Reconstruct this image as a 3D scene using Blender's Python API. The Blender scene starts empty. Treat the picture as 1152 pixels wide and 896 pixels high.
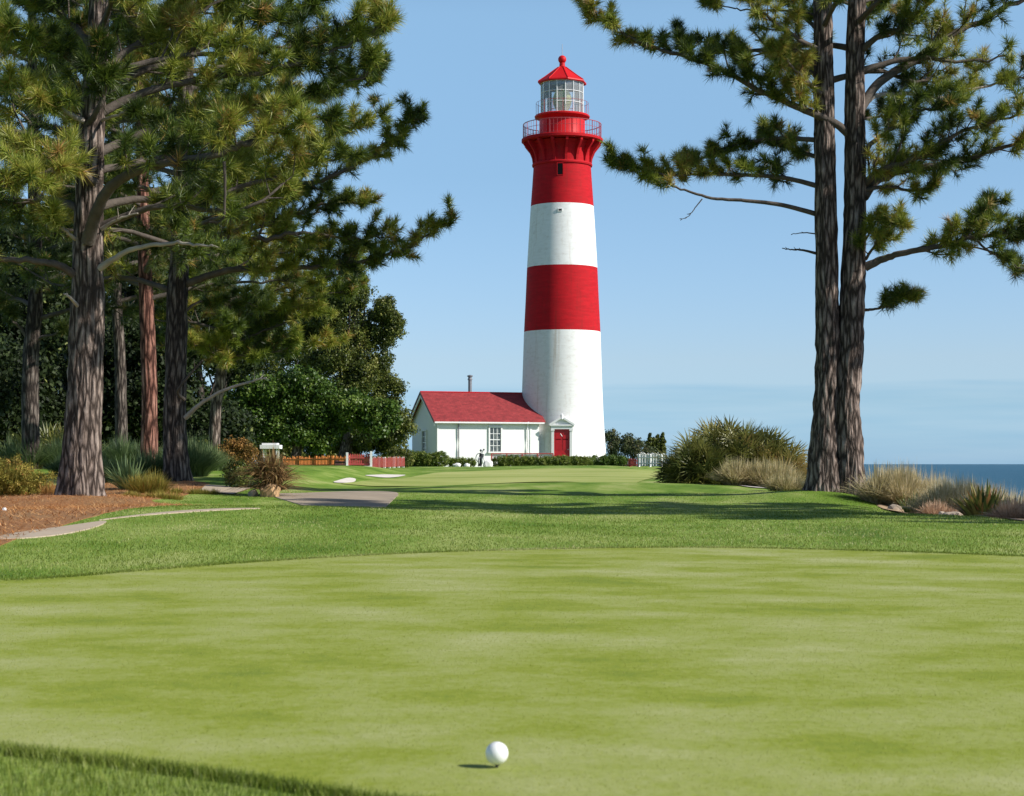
import bpy, bmesh, math, random
import numpy as np
from mathutils import Vector, noise
from mathutils.geometry import delaunay_2d_cdt

# ------------------------------------------------------------------ camera, sky, sun, exposure
SC = bpy.context.scene
COL = SC.collection
R = math.radians
EYE = 0.57            # metres above the putting green
FPX = 2000.0          # focal length in px of the 1152 px wide photograph
HZ = 522.0            # horizon row
cd = bpy.data.cameras.new('camera')
cam = bpy.data.objects.new('camera', cd); COL.objects.link(cam)
cam.location = (0, 0, EYE); cam.rotation_euler = (R(90), 0, 0)
cd.sensor_width = 36; cd.lens = FPX / 1152 * 36
cd.shift_y = (HZ - 448) / 1152
cd.clip_start = .05; cd.clip_end = 60000
cd.dof.use_dof = True; cd.dof.focus_distance = 38; cd.dof.aperture_fstop = 13
SC.camera = cam

SUN_EL = 34.0
SUN_H = Vector((.94, -.34)).normalized()           # towards the sun, from above
sd = Vector((SUN_H.x*math.cos(R(SUN_EL)), SUN_H.y*math.cos(R(SUN_EL)), math.sin(R(SUN_EL))))
sl = bpy.data.lights.new('sun', 'SUN'); sl.energy = 4.8; sl.angle = R(.55); sl.color = (1, .955, .88)
so = bpy.data.objects.new('sun', sl); COL.objects.link(so)
so.rotation_euler = sd.to_track_quat('Z', 'Y').to_euler(); so.location = sd*60

w = bpy.data.worlds.new('World'); SC.world = w; w.use_nodes = True
nt = w.node_tree; N = nt.nodes; Lk = nt.links; N.clear()
out = N.new('ShaderNodeOutputWorld'); bg = N.new('ShaderNodeBackground'); sky = N.new('ShaderNodeTexSky')
sky.sky_type = 'NISHITA'; sky.sun_disc = False
sky.sun_elevation = R(SUN_EL); sky.sun_rotation = math.atan2(SUN_H.x, SUN_H.y)
sky.air_density = 1.0; sky.dust_density = .35; sky.ozone_density = 2.2; sky.altitude = 0
tint = N.new('ShaderNodeMix'); tint.data_type = 'RGBA'; tint.blend_type = 'MULTIPLY'; tint.inputs[0].default_value = 1
tint.inputs[7].default_value = (.80, .93, 1.10, 1)
Lk.new(sky.outputs[0], tint.inputs[6])
# a low bank of sea mist on the horizon
tc = N.new('ShaderNodeTexCoord'); sx = N.new('ShaderNodeSeparateXYZ'); Lk.new(tc.outputs['Generated'], sx.inputs[0])
mp = N.new('ShaderNodeMapping'); mp.inputs['Scale'].default_value = (5, 5, 70); Lk.new(tc.outputs['Generated'], mp.inputs[0])
nz = N.new('ShaderNodeTexNoise'); nz.inputs['Scale'].default_value = 1.3; nz.inputs['Detail'].default_value = 5
Lk.new(mp.outputs[0], nz.inputs[0])
ma = N.new('ShaderNodeMath'); ma.operation = 'MULTIPLY_ADD'; ma.inputs[1].default_value = .018
Lk.new(nz.outputs[0], ma.inputs[0]); Lk.new(sx.outputs[2], ma.inputs[2])
mr = N.new('ShaderNodeMapRange'); mr.inputs[1].default_value = .0565; mr.inputs[2].default_value = .0530
mr.inputs[3].default_value = 0; mr.inputs[4].default_value = 1; Lk.new(ma.outputs[0], mr.inputs[0])
nz2 = N.new('ShaderNodeTexNoise'); nz2.inputs['Scale'].default_value = 2.2; nz2.inputs['Detail'].default_value = 3
Lk.new(mp.outputs[0], nz2.inputs[0])
mm = N.new('ShaderNodeMath'); mm.operation = 'MULTIPLY'; Lk.new(mr.outputs[0], mm.inputs[0])
mr2 = N.new('ShaderNodeMapRange'); mr2.inputs[1].default_value = .3; mr2.inputs[2].default_value = .7
mr2.inputs[3].default_value = .3; mr2.inputs[4].default_value = 1.0; Lk.new(nz2.outputs[0], mr2.inputs[0]); Lk.new(mr2.outputs[0], mm.inputs[1])
bank = N.new('ShaderNodeMix'); bank.data_type = 'RGBA'; bank.blend_type = 'MULTIPLY'
bank.inputs[7].default_value = (.80, .90, .955, 1)
# clear marine air: the low sky stays blue instead of yellowing
cr = N.new('ShaderNodeValToRGB'); Lk.new(sx.outputs[2], cr.inputs[0]); ee = cr.color_ramp.elements
cst = [(0, (.71, .98, 1.5)), (.035, (.80, .90, 1.13)), (.058, (.93, .92, 1.02)), (.16, (1.09, 1.07, 1.0)), (.245, (1.44, 1.36, 1.14)), (.5, (.86, .70, .64)), (1, (.78, .64, .58))]
while len(ee) < len(cst): ee.new(.5)
for q, (p_, c_) in zip(ee, cst): q.position = p_; q.color = (*[v/1.6 for v in c_], 1)
cm = N.new('ShaderNodeMix'); cm.data_type = 'RGBA'; cm.blend_type = 'MULTIPLY'; cm.inputs[0].default_value = 1
Lk.new(tint.outputs[2], cm.inputs[6]); Lk.new(cr.outputs[0], cm.inputs[7])
cs = N.new('ShaderNodeVectorMath'); cs.operation = 'SCALE'; cs.inputs['Scale'].default_value = 1.6; Lk.new(cm.outputs[2], cs.inputs[0])
Lk.new(mm.outputs[0], bank.inputs[0]); Lk.new(cs.outputs[0], bank.inputs[6])
Lk.new(bank.outputs[2], bg.inputs[0]); bg.inputs[1].default_value = .105
Lk.new(bg.outputs[0], out.inputs[0])
SC.view_settings.view_transform = 'Standard'; SC.view_settings.look = 'None'
SC.view_settings.gamma = 1; SC.view_settings.use_curve_mapping = False; SC.view_settings.exposure = .35
SC.render.engine = 'CYCLES'; SC.cycles.use_denoising = True
SC.cycles.max_bounces = 6; SC.cycles.transparent_max_bounces = 8; SC.cycles.diffuse_bounces = 3

# ------------------------------------------------------------------ small helpers
rng = np.random.default_rng(7)
def ss(a, b, x):
    t = np.clip((x-a)/(b-a), 0, 1); return t*t*(3-2*t)
def H(x, y, humps=1):
    """height of the land"""
    x = np.asarray(x, float); y = np.asarray(y, float)
    z = .37*ss(44, 100, y) + .15*np.exp(-(((x-3.0)/4.6)**2+((y-88)/13)**2)) - .30*ss(4.8, 9, x)*ss(42, 58, y)*(1-ss(100, 112, y))
    z = z + .42*ss(29, 43, y)*ss(-3.6, -6.2, x)*(1-ss(60, 90, y))
    z = z - .62*ss(4.6, 9.5, x)*ss(12, 22, y)*(1-ss(45, 85, y))
    z = z + .16*np.exp(-(((x-5.85)/1.1)**2+((y-32)/1.6)**2))
    z = z + .14*np.exp(-(((x+6.45)/1.5)**2+((y-26.6)/2.0)**2))
    z = z + .03*np.sin(x*.55+1)*np.sin(y*.33)*ss(12, 20, y)
    z = z + .0*x
    z = z - 9*ss(9, 30, x-.02*y)
    z0 = z - 9*ss(150, 230, y)*ss(-60, -20, x)
    if not humps: return z0
    z = z + .13*np.exp(-(((x+3.0)/3.2)**2+((y-18.5)/4.5)**2)) - .07*np.exp(-(((x+2.5)/3.5)**2+((y-27)/3.5)**2))
    z = z + .15*np.exp(-(((x-2)/4.8)**2+((y-39)/4.2)**2)) - .17*np.exp(-(((x-1.8)/4.6)**2+((y-26)/5.)**2)) - .09*np.exp(-(((x-1)/6)**2+((y-50)/4.)**2)) + .06*np.exp(-(((x-2.5)/2.5)**2+((y-20)/4)**2))  - 9*ss(150, 230, y)*ss(-60, -20, x)
    return z
def W(px, py, d):
    return np.array(((px-576)/FPX*d, d, EYE+(HZ-py)/FPX*d))
def G(px, py, humps=0):
    """point of the land under an image ray (used once, to lay the site out)"""
    ds = np.concatenate([np.arange(2, 40, .05), np.arange(40, 260, .25)])
    X = (px-576)/FPX*ds; Z = EYE+(HZ-py)/FPX*ds
    k = np.nonzero(Z <= H(X, ds, humps))[0]
    d = ds[k[0]] if len(k) else 260.
    return np.array(((px-576)/FPX*d, d))
def on(x, y, dz=0): return np.array((x, y, float(H(x, y))+dz))

def new(name, me, parent=None):
    o = bpy.data.objects.new(name, me); COL.objects.link(o)
    if parent: o.parent = parent
    return o
def tag(o, label=None, cat=None, group=None, kind=None):
    for k, v in (('label', label), ('category', cat), ('group', group), ('kind', kind)):
        if v: o[k] = v
    return o
def thing(name, loc, label, cat, group=None, rz=0):
    o = new(name, None); o.location = tuple(loc); o.rotation_euler = (0, 0, rz)
    o.empty_display_size = .2
    return tag(o, label, cat, group)
def root(o):
    while o.parent: o = o.parent
    return o
def copy_tree(o, parent=None):
    c = o.copy(); COL.objects.link(c)
    if parent: c.parent = parent
    for ch in list(o.children): copy_tree(ch, c)
    return c

def unit(v): return v/(np.linalg.norm(v, axis=-1, keepdims=True)+1e-9)
class MB:
    """collects shapes; build() links them as ONE mesh object"""
    def __init__(s): s.V = []; s.F = []; s.n = 0; s.A = []; s.M = []
    def add(s, V, F, a=None, m=0):
        V = np.asarray(V, float).reshape(-1, 3); F = np.asarray(F, int)
        s.V.append(V); s.F.append(F+s.n); s.n += len(V)
        s.A.append(np.zeros(len(V)) if a is None else np.broadcast_to(np.asarray(a, float), (len(V),)))
        s.M.append(np.full(len(F), m, int)); return s
    def box(s, c, d, rz=0, m=0, tilt=None):
        c = np.asarray(c, float); h = np.asarray(d, float)/2
        V = np.array([(x, y, z) for x in (-1, 1) for y in (-1, 1) for z in (-1, 1)])*h
        if tilt is not None: V = V@np.array(tilt.to_matrix()).T
        ca, sa = math.cos(rz), math.sin(rz)
        V = V@np.array(((ca, sa, 0), (-sa, ca, 0), (0, 0, 1)))
        return s.add(V+c, [(0, 1, 3, 2), (4, 6, 7, 5), (0, 4, 5, 1), (2, 3, 7, 6), (0, 2, 6, 4), (1, 5, 7, 3)], m=m)
    def tubes(s, P, Rr, m=6, a=None, cap=True, mi=0):
        P = np.asarray(P, float); Rr = np.asarray(Rr, float)
        if P.ndim == 2: P = P[None]; Rr = Rr[None]
        n, k, _ = P.shape
        T = np.gradient(P, axis=1); T /= np.linalg.norm(T, axis=2, keepdims=True)+1e-9
        mt = T.mean(1); ref = np.where(np.abs(mt[:, 2:3]) > .8, np.array([[1., 0, 0]]), np.array([[0, 0, 1.]]))[:, None, :]
        U = np.cross(T, np.broadcast_to(ref, T.shape)); U /= np.linalg.norm(U, axis=2, keepdims=True)+1e-9
        Q = np.cross(T, U); th = np.arange(m)/m*2*math.pi
        V = P[:, :, None]+Rr[:, :, None, None]*(np.cos(th)[None, None, :, None]*U[:, :, None]+np.sin(th)[None, None, :, None]*Q[:, :, None])
        i = np.arange(k-1)[:, None]*m; j = np.arange(m)[None]; j2 = (j+1) % m
        f = np.stack([i+j, i+j2, i+m+j2, i+m+j], -1).reshape(-1, 4)
        F = (f[None]+np.arange(n)[:, None, None]*k*m).reshape(-1, 4)
        at = None if a is None else np.repeat(np.asarray(a), k*m)
        s.add(V, F, at, mi)
        if cap and n == 1 and m > 5:
            c = len(s.F); base = s.n-k*m
            for r0 in (0, (k-1)*m):
                cc = P[0, 0 if r0 == 0 else -1]
                V2 = np.concatenate([V[0, 0 if r0 == 0 else -1], [cc]])
                s.add(V2, [(q, (q+1) % m, m) for q in range(m)], None if a is None else np.repeat(np.asarray(a)[:1], m+1), mi)
        return s
    def cyl(s, p0, p1, r, m=10, mi=0): return s.tubes(np.array([p0, p1], float), np.array([r, r]), m, mi=mi)
    def lathe(s, prof, c=(0, 0, 0), n=48, mats=None, ph=0):
        prof = np.asarray(prof, float); k = len(prof); th = np.arange(n)/n*2*math.pi+ph
        V = np.zeros((k, n, 3)); V[:, :, 0] = prof[:, :1]*np.cos(th); V[:, :, 1] = prof[:, :1]*np.sin(th); V[:, :, 2] = prof[:, 1:2]
        V = V.reshape(-1, 3)+np.asarray(c)
        i = np.arange(k-1)[:, None]*n; j = np.arange(n)[None]; j2 = (j+1) % n
        f = np.stack([i+j, i+j2, i+n+j2, i+n+j], -1)
        base = s.n; s.V.append(V); s.n += len(V); s.A.append(np.zeros(len(V)))
        s.F.append(f.reshape(-1, 4)+base)
        s.M.append(np.repeat(np.zeros(k-1, int) if mats is None else np.asarray(mats), n)); return s
    def build(s, name, mat, parent=None, smooth=False, local=False, sharp=None, org=None):
        V = np.concatenate(s.V); A = np.concatenate(s.A); M = np.concatenate(s.M)
        if parent is not None and not local: o0 = np.array(root(parent).location)
        elif parent is None:
            o0 = np.array(org) if org is not None else np.array([(V[:, 0].min()+V[:, 0].max())/2, (V[:, 1].min()+V[:, 1].max())/2, V[:, 2].min()])
        else: o0 = np.zeros(3)
        Vl = V-o0
        me = bpy.data.meshes.new(name)
        me.vertices.add(len(Vl)); me.vertices.foreach_set('co', Vl.astype(np.float32).ravel())
        loops = np.concatenate([f.ravel() for f in s.F])
        tot = np.concatenate([np.full(len(f), f.shape[1]) for f in s.F])
        st = np.concatenate([[0], np.cumsum(tot)[:-1]])
        me.loops.add(len(loops)); me.loops.foreach_set('vertex_index', loops.astype(np.int32))
        me.polygons.add(len(tot)); me.polygons.foreach_set('loop_start', st.astype(np.int32)); me.polygons.foreach_set('loop_total', tot.astype(np.int32))
        for m_ in (mat if isinstance(mat, (list, tuple)) else [mat]): me.materials.append(m_)
        me.polygons.foreach_set('material_index', M.astype(np.int32))
        at = me.attributes.new('rnd', 'FLOAT', 'POINT'); at.data.foreach_set('value', A.astype(np.float32))
        me.update(calc_edges=True); me.validate()
        me.polygons.foreach_set('use_smooth', np.full(len(tot), bool(smooth)))
        if smooth:
            if sharp: me.set_sharp_from_angle(angle=R(sharp))
        o = new(name, me, parent)
        if parent is None: o.location = tuple(o0)
        return o

# ------------------------------------------------------------------ materials
def M_(name):
    m = bpy.data.materials.new(name); m.use_nodes = True
    return m, m.node_tree.nodes, m.node_tree.links, m.node_tree.nodes['Principled BSDF']
def ramp(N, stops):
    r = N.new('ShaderNodeValToRGB'); e = r.color_ramp.elements
    while len(e) < len(stops): e.new(.5)
    for q, (p, c) in zip(e, stops): q.position = p; q.color = (*c, 1)
    return r
def coord(N, L, scale, rz=0):
    g = N.new('ShaderNodeTexCoord'); m = N.new('ShaderNodeMapping'); m.inputs['Scale'].default_value = scale; m.inputs['Rotation'].default_value = (0, 0, rz)
    L.new(g.outputs['Object'], m.inputs[0]); return m.outputs[0]
def nzz(N, L, scale, s=1, det=6, rough=.6, rz=0):
    t = N.new('ShaderNodeTexNoise'); t.inputs['Scale'].default_value = s; t.inputs['Detail'].default_value = det
    t.inputs['Roughness'].default_value = rough; L.new(coord(N, L, scale, rz), t.inputs[0]); return t.outputs[0]
def mixc(N, L, f, a, b, mode='MIX'):
    m = N.new('ShaderNodeMix'); m.data_type = 'RGBA'; m.blend_type = mode
    for k, v in ((0, f), (6, a), (7, b)):
        if isinstance(v, (int, float)): m.inputs[k].default_value = v
        elif isinstance(v, tuple): m.inputs[k].default_value = (*v, 1)
        else: L.new(v, m.inputs[k])
    return m.outputs[2]
def bump(N, L, b, h, st, dist=.02):
    n = N.new('ShaderNodeBump'); n.inputs['Strength'].default_value = st; n.inputs['Distance'].default_value = dist
    L.new(h, n.inputs['Height']); L.new(n.outputs[0], b.inputs['Normal']); return n
def paint(name, c, rough=.6, var=.1, sc=(1, 1, 1), bs=0, bscale=(8, 8, 8), spec=.5, dirt=None, dirtf=.5, metal=0, streaks=None):
    m, N, L, b = M_(name)
    n = nzz(N, L, sc); r = ramp(N, [(.3, tuple(v*(1-var) for v in c)), (.7, tuple(min(1, v*(1+var*.6)) for v in c))]); L.new(n, r.inputs[0])
    o = r.outputs[0]
    if dirt:
        d = nzz(N, L, (sc[0]*2.3, sc[1]*2.3, sc[2]*.5), 1, 8, .7); rd = ramp(N, [(.5, (0, 0, 0)), (.75, (dirtf,)*3)]); L.new(d, rd.inputs[0])
        o = mixc(N, L, rd.outputs[0], o, dirt)
    if streaks:
        d = nzz(N, L, (3.2, 3.2, .16), 1, 6, .65); rd = ramp(N, [(.56, (0, 0, 0)), (.74, (.55,)*3)]); L.new(d, rd.inputs[0])
        o = mixc(N, L, rd.outputs[0], o, streaks)
    L.new(o, b.inputs['Base Color']); b.inputs['Roughness'].default_value = rough
    b.inputs['Specular IOR Level'].default_value = spec; b.inputs['Metallic'].default_value = metal
    if bs: bump(N, L, b, nzz(N, L, bscale), bs)
    return m
def leaf(name, stops, trans=.3, rough=.55, spec=.3):
    m, N, L, b = M_(name)
    a = N.new('ShaderNodeAttribute'); a.attribute_name = 'rnd'
    r = ramp(N, stops); L.new(a.outputs['Fac'], r.inputs[0])
    L.new(r.outputs[0], b.inputs['Base Color']); b.inputs['Roughness'].default_value = rough; b.inputs['Specular IOR Level'].default_value = spec
    t = N.new('ShaderNodeBsdfTranslucent'); L.new(r.outputs[0], t.inputs[0])
    mx = N.new('ShaderNodeMixShader'); mx.inputs[0].default_value = trans
    L.new(b.outputs[0], mx.inputs[1]); L.new(t.outputs[0], mx.inputs[2]); L.new(mx.outputs[0], N['Material Output'].inputs[0])
    return m
def turf(name, cs, big, streak, bst, fine=60):
    """mown grass: broad patches, long streaks, fine speckle"""
    m, N, L, b = M_(name)
    n1 = nzz(N, L, big, 1, 7, .62, .35); n2 = nzz(N, L, streak, 1, 6, .6, -.5); n3 = nzz(N, L, (fine, fine*.6, fine), 1, 3, .7)
    a = N.new('ShaderNodeMath'); a.operation = 'ADD'; L.new(n1, a.inputs[0]); L.new(n2, a.inputs[1])
    a2 = N.new('ShaderNodeMath'); a2.operation = 'MULTIPLY_ADD'; a2.inputs[1].default_value = .32; L.new(n3, a2.inputs[0]); L.new(a.outputs[0], a2.inputs[2])
    mrg = N.new('ShaderNodeMapRange'); mrg.inputs[1].default_value = .92; mrg.inputs[2].default_value = 1.40; L.new(a2.outputs[0], mrg.inputs[0])
    r = ramp(N, cs); L.new(mrg.outputs[0], r.inputs[0]); L.new(r.outputs[0], b.inputs['Base Color'])
    b.inputs['Roughness'].default_value = .9; b.inputs['Specular IOR Level'].default_value = .15
    bump(N, L, b, n3, bst, .02); return m

M = {}
M['green'] = turf('putting_turf', [(0, (.16, .215, .025)), (.3, (.22, .265, .03)), (.52, (.265, .305, .07)), (.75, (.30, .33, .105)), (1, (.35, .37, .15))], (1.3, 1.15, 1), (1.1, 1.7, 1), .1, 40)
M['far_green'] = turf('far_putting_turf', [(0, (.20, .26, .05)), (.5, (.32, .36, .10)), (1, (.42, .43, .16))], (.12, .1, 1), (.1, .35, 1), .2, 30)
M['fairway'] = turf('fairway_turf', [(0, (.075, .145, .012)), (.35, (.125, .215, .022)), (.65, (.20, .28, .05)), (1, (.31, .35, .11))], (.7, .22, 1), (1.1, .4, 1), .5, 30)
GST = [(0, (.06, .11, .008)), (.3, (.15, .21, .02)), (.6, (.25, .295, .06)), (.88, (.38, .40, .14)), (1, (.58, .52, .27))]
M['blade'] = leaf('grass_blade', GST, .35, .5, .25)
M['blade_short'] = leaf('short_grass_blade', [(0, (.17, .22, .02)), (.35, (.28, .31, .04)), (.7, (.38, .385, .12)), (1, (.5, .48, .22))], .3, .6, .2)
M['pine_near'] = leaf('pine_needles', [(0, (.025, .045, .012)), (.3, (.09, .14, .018)), (.55, (.22, .27, .034)), (.88, (.44, .42, .08)), (.93, (.38, .24, .06)), (1, (.42, .24, .08))], .22, .42, .4)
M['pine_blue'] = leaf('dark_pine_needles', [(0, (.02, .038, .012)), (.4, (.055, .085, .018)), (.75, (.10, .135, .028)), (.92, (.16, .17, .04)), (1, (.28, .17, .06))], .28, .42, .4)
M['leaf_dark'] = leaf('cypress_foliage', [(0, (.02, .032, .006)), (.4, (.07, .095, .014)), (.75, (.18, .20, .035)), (1, (.30, .28, .08))], .25, .5, .35)
M['leaf_bright'] = leaf('broad_leaves', [(0, (.025, .055, .008)), (.5, (.075, .14, .016)), (.85, (.14, .21, .03)), (1, (.2, .25, .06))], .3, .45, .4)
M['grove'] = leaf('shade_darkened_grove_leaves', [(0, (.008, .014, .005)), (.6, (.02, .034, .008)), (.93, (.045, .065, .014)), (1, (.16, .18, .05))], .12, .6, .2)  # leaf colour darkened to stand in for the grove's deep shade
M['hedge'] = leaf('hedge_leaves', [(0, (.04, .075, .01)), (.5, (.14, .20, .025)), (1, (.32, .34, .08))], .3, .5, .35)
M['far_leaf'] = leaf('far_foliage', [(0, (.045, .065, .03)), (.6, (.09, .11, .045)), (1, (.17, .14, .07))], .2, .6, .2)
M['palm'] = leaf('palm_fronds', [(0, (.04, .055, .014)), (.4, (.13, .14, .03)), (.75, (.24, .22, .06)), (1, (.38, .25, .09))], .25, .4, .4)
M['dry'] = leaf('dry_dune_grass', [(0, (.2, .19, .08)), (.35, (.42, .36, .17)), (.7, (.62, .52, .31)), (1, (.76, .66, .46))], .35, .6, .2)
M['pinkdry'] = leaf('pink_dry_grass', [(0, (.32, .2, .12)), (.5, (.58, .38, .25)), (1, (.72, .56, .4))], .35, .6, .2)
M['flax'] = leaf('flax_leaves', [(0, (.05, .08, .02)), (.5, (.2, .24, .05)), (.75, (.42, .28, .08)), (1, (.55, .22, .08))], .25, .4, .4)
M['deadpalm'] = leaf('withered_fronds', [(0, (.09, .055, .03)), (.5, (.28, .17, .07)), (.8, (.46, .3, .13)), (1, (.2, .2, .07))], .25, .55, .3)
M['bluegrass'] = leaf('blue_green_grass', [(0, (.05, .09, .035)), (.5, (.13, .19, .075)), (1, (.27, .32, .14))], .3, .5, .3)
M['ochre'] = leaf('ochre_twigs', [(0, (.12, .12, .02)), (.5, (.29, .25, .045)), (.85, (.42, .31, .08)), (1, (.42, .18, .06))], .3, .6, .2)
M['rust'] = leaf('rust_leaves', [(0, (.09, .07, .02)), (.5, (.28, .15, .04)), (1, (.42, .22, .07))], .3, .6, .2)
M['straw'] = leaf('pine_straw_needles', [(0, (.2, .075, .022)), (.5, (.48, .21, .07)), (1, (.7, .42, .19))], .15, .7, .2)
M['white'] = paint('white_paint', (.80, .79, .77), .65, .05, (1.2, 1.2, 9), .35, (5, 5, 24), .25, (.50, .45, .38), .5, streaks=(.46, .36, .27))
M['cottage'] = paint('cottage_white_paint', (.82, .82, .80), .55, .02, (.8, .8, .3), .05, (6, 6, 14), .4)
M['dune'] = paint('sandy_dune_soil', (.42, .30, .19), .95, .3, (1.5, 1.5, 1.5), .8, (12, 12, 12), .2, (.2, .17, .07), .6)
M['trim'] = paint('white_trim', (.78, .78, .77), .5, .03)
M['red'] = paint('red_paint', (.46, .010, .016), .75, .2, (1.2, 1.2, 7), .3, (5, 5, 24), .12, (.30, .02, .02), .7, streaks=(.24, .018, .016))
M['redb'] = paint('bright_red_paint', (.56, .012, .015), .5, .1, (2, 2, 1), 0, spec=.2)
M['door'] = paint('door_red', (.42, .008, .014), .4, .08)
M['dark'] = paint('recess_shade_black', (.008, .008, .009), .8, .1, spec=.05)  # near-black colour for the shade inside the tower slots
M['iron'] = paint('dark_iron', (.06, .02, .022), .5, .1)
M['redrail'] = paint('red_iron_rail', (.40, .06, .07), .5, .1)
M['greymetal'] = paint('weathered_metal', (.25, .25, .27), .45, .2, metal=.5)
M['rake'] = paint('dark_roof_edge', (.09, .025, .025), .6, .1)
M['sand'] = paint('bunker_sand', (.62, .57, .51), .95, .12, (.6, .6, .6), .3, (20, 20, 20))
M['pinksand'] = paint('pink_gravel', (.5, .25, .18), .95, .25, (3, 3, 3), .5, (20, 20, 20))
M['asphalt'] = paint('grey_path_asphalt', (.36, .29, .215), .9, .25, (.7, .7, .7), .3, (60, 60, 60), .3, (.2, .16, .13), .6)
M['concrete'] = paint('pale_concrete', (.43, .35, .26), .9, .12, (1.5, 1.5, 1.5), .3, (50, 50, 50), .3, (.42, .28, .17), .6)
M['orange'] = paint('orange_fence_wood', (.85, .30, .07), .8, .25, (3, 3, 3))
M['redwood'] = paint('red_fence_wood', (.44, .07, .06), .75, .2, (3, 3, 3))
M['rock'] = paint('rock', (.40, .33, .26), .9, .25, (3, 3, 3), .6, (9, 9, 9), .3, (.2, .13, .08), .6)
M['redrock'] = paint('red_rock', (.42, .20, .15), .9, .2, (3, 3, 3), .6, (9, 9, 9))
M['tanwood'] = paint('split_tan_stump', (.42, .26, .13), .85, .2, (6, 6, 2), .7, (12, 12, 4))
M['whiterock'] = paint('white_stone', (.78, .77, .75), .8, .08, (3, 3, 3), .3)
M['bagblack'] = paint('black_bag_cloth', (.035, .035, .045), .6, .3, (8, 8, 8))
M['bagwhite'] = paint('white_bag_panel', (.7, .7, .74), .5, .1)

def bark(name, c1, c2, c3, sx_=7):
    m, N, L, b = M_(name)
    v = N.new('ShaderNodeTexVoronoi'); v.feature = 'DISTANCE_TO_EDGE'; v.inputs['Scale'].default_value = 1
    cc = coord(N, L, (sx_, sx_, sx_*.17))
    dn = N.new('ShaderNodeTexNoise'); dn.inputs['Scale'].default_value = .9; dn.inputs['Detail'].default_value = 8; L.new(cc, dn.inputs[0])
    ad = N.new('ShaderNodeMix'); ad.data_type = 'RGBA'; ad.blend_type = 'ADD'; ad.inputs[0].default_value = 1.0
    L.new(cc, ad.inputs[6]); L.new(dn.outputs['Color'], ad.inputs[7]); L.new(ad.outputs[2], v.inputs[0])
    n = nzz(N, L, (9, 9, 4), 2, 8, .7)
    r = ramp(N, [(0, c1), (.05, c1), (.22, c2), (.6, c3)]); L.new(v.outputs[0], r.inputs[0])
    r2 = ramp(N, [(.28, (.42, .42, .42)), (.5, (.95, .95, .95)), (.72, (1.5, 1.46, 1.4))]); L.new(n, r2.inputs[0])
    L.new(mixc(N, L, 1., r.outputs[0], r2.outputs[0], 'MULTIPLY'), b.inputs['Base Color'])
    b.inputs['Roughness'].default_value = .92; b.inputs['Specular IOR Level'].default_value = .2
    a = N.new('ShaderNodeMath'); a.operation = 'MULTIPLY_ADD'; a.inputs[1].default_value = .35; L.new(n, a.inputs[0]); L.new(v.outputs[0], a.inputs[2])
    bump(N, L, b, a.outputs[0], 1.0, .05); return m
M['bark'] = bark('pine_bark', (.045, .033, .027), (.22, .17, .145), (.46, .385, .335), 12)
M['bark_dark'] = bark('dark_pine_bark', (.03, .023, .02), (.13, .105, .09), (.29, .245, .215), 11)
M['bark_red'] = bark('red_bark', (.05, .02, .015), (.26, .12, .09), (.5, .28, .22), 9)
M['twig'] = paint('twig_bark', (.075, .058, .046), .9, .4, (2, 2, 2))
M['limb'] = paint('limb_bark', (.10, .08, .065), .9, .4, (5, 5, 5), .8, (18, 18, 18))
M['pale'] = paint('pale_dead_limb', (.38, .33, .28), .9, .25, (5, 5, 5), .6, (18, 18, 18))

# shingle roof
m, Nn, Ll, b = M_('red_shingles')
bt = Nn.new('ShaderNodeTexBrick'); bt.inputs['Scale'].default_value = 1; bt.inputs['Brick Width'].default_value = .33; bt.inputs['Row Height'].default_value = .16
bt.inputs['Mortar Size'].default_value = .012; bt.inputs['Color1'].default_value = (.25, .022, .024, 1); bt.inputs['Color2'].default_value = (.33, .036, .036, 1); bt.inputs['Mortar'].default_value = (.2, .02, .025, 1)
Ll.new(coord(Nn, Ll, (1, 1, 1)), bt.inputs[0])
nn = nzz(Nn, Ll, (2, 2, 2), 2); rr = ramp(Nn, [(.3, (.7, .7, .7)), (.7, (1.15, 1.15, 1.15))]); Ll.new(nn, rr.inputs[0])
Ll.new(mixc(Nn, Ll, 1., bt.outputs[0], rr.outputs[0], 'MULTIPLY'), b.inputs['Base Color']); b.inputs['Roughness'].default_value = .8
bump(Nn, Ll, b, nzz(Nn, Ll, (12, 12, 12)), .3); M['shingle'] = m
# panes
m, Nn, Ll, b = M_('window_glass')
b.inputs['Base Color'].default_value = (.05, .06, .06, 1); b.inputs['Roughness'].default_value = .05; b.inputs['Specular IOR Level'].default_value = .8
rr = ramp(Nn, [(.4, (.015, .018, .02)), (.65, (.14, .15, .13))]); Ll.new(nzz(Nn, Ll, (2, 2, 2.5), 2), rr.inputs[0]); Ll.new(rr.outputs[0], b.inputs['Base Color']); M['pane'] = m
m, Nn, Ll, b = M_('lantern_glass')
t = Nn.new('ShaderNodeBsdfTransparent'); t.inputs[0].default_value = (1, 1, 1, 1)
g = Nn.new('ShaderNodeBsdfGlossy'); g.inputs['Roughness'].default_value = .08
fr = Nn.new('ShaderNodeFresnel'); fr.inputs[0].default_value = 1.6
dd = Nn.new('ShaderNodeBsdfDiffuse'); dd.inputs[0].default_value = (.8, .82, .82, 1)
mx = Nn.new('ShaderNodeMixShader'); Ll.new(fr.outputs[0], mx.inputs[0]); Ll.new(t.outputs[0], mx.inputs[1]); Ll.new(g.outputs[0], mx.inputs[2])
mx2 = Nn.new('ShaderNodeMixShader'); mx2.inputs[0].default_value = .2; Ll.new(mx.outputs[0], mx2.inputs[1]); Ll.new(dd.outputs[0], mx2.inputs[2])
Ll.new(mx2.outputs[0], Nn['Material Output'].inputs[0]); M['lglass'] = m
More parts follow.
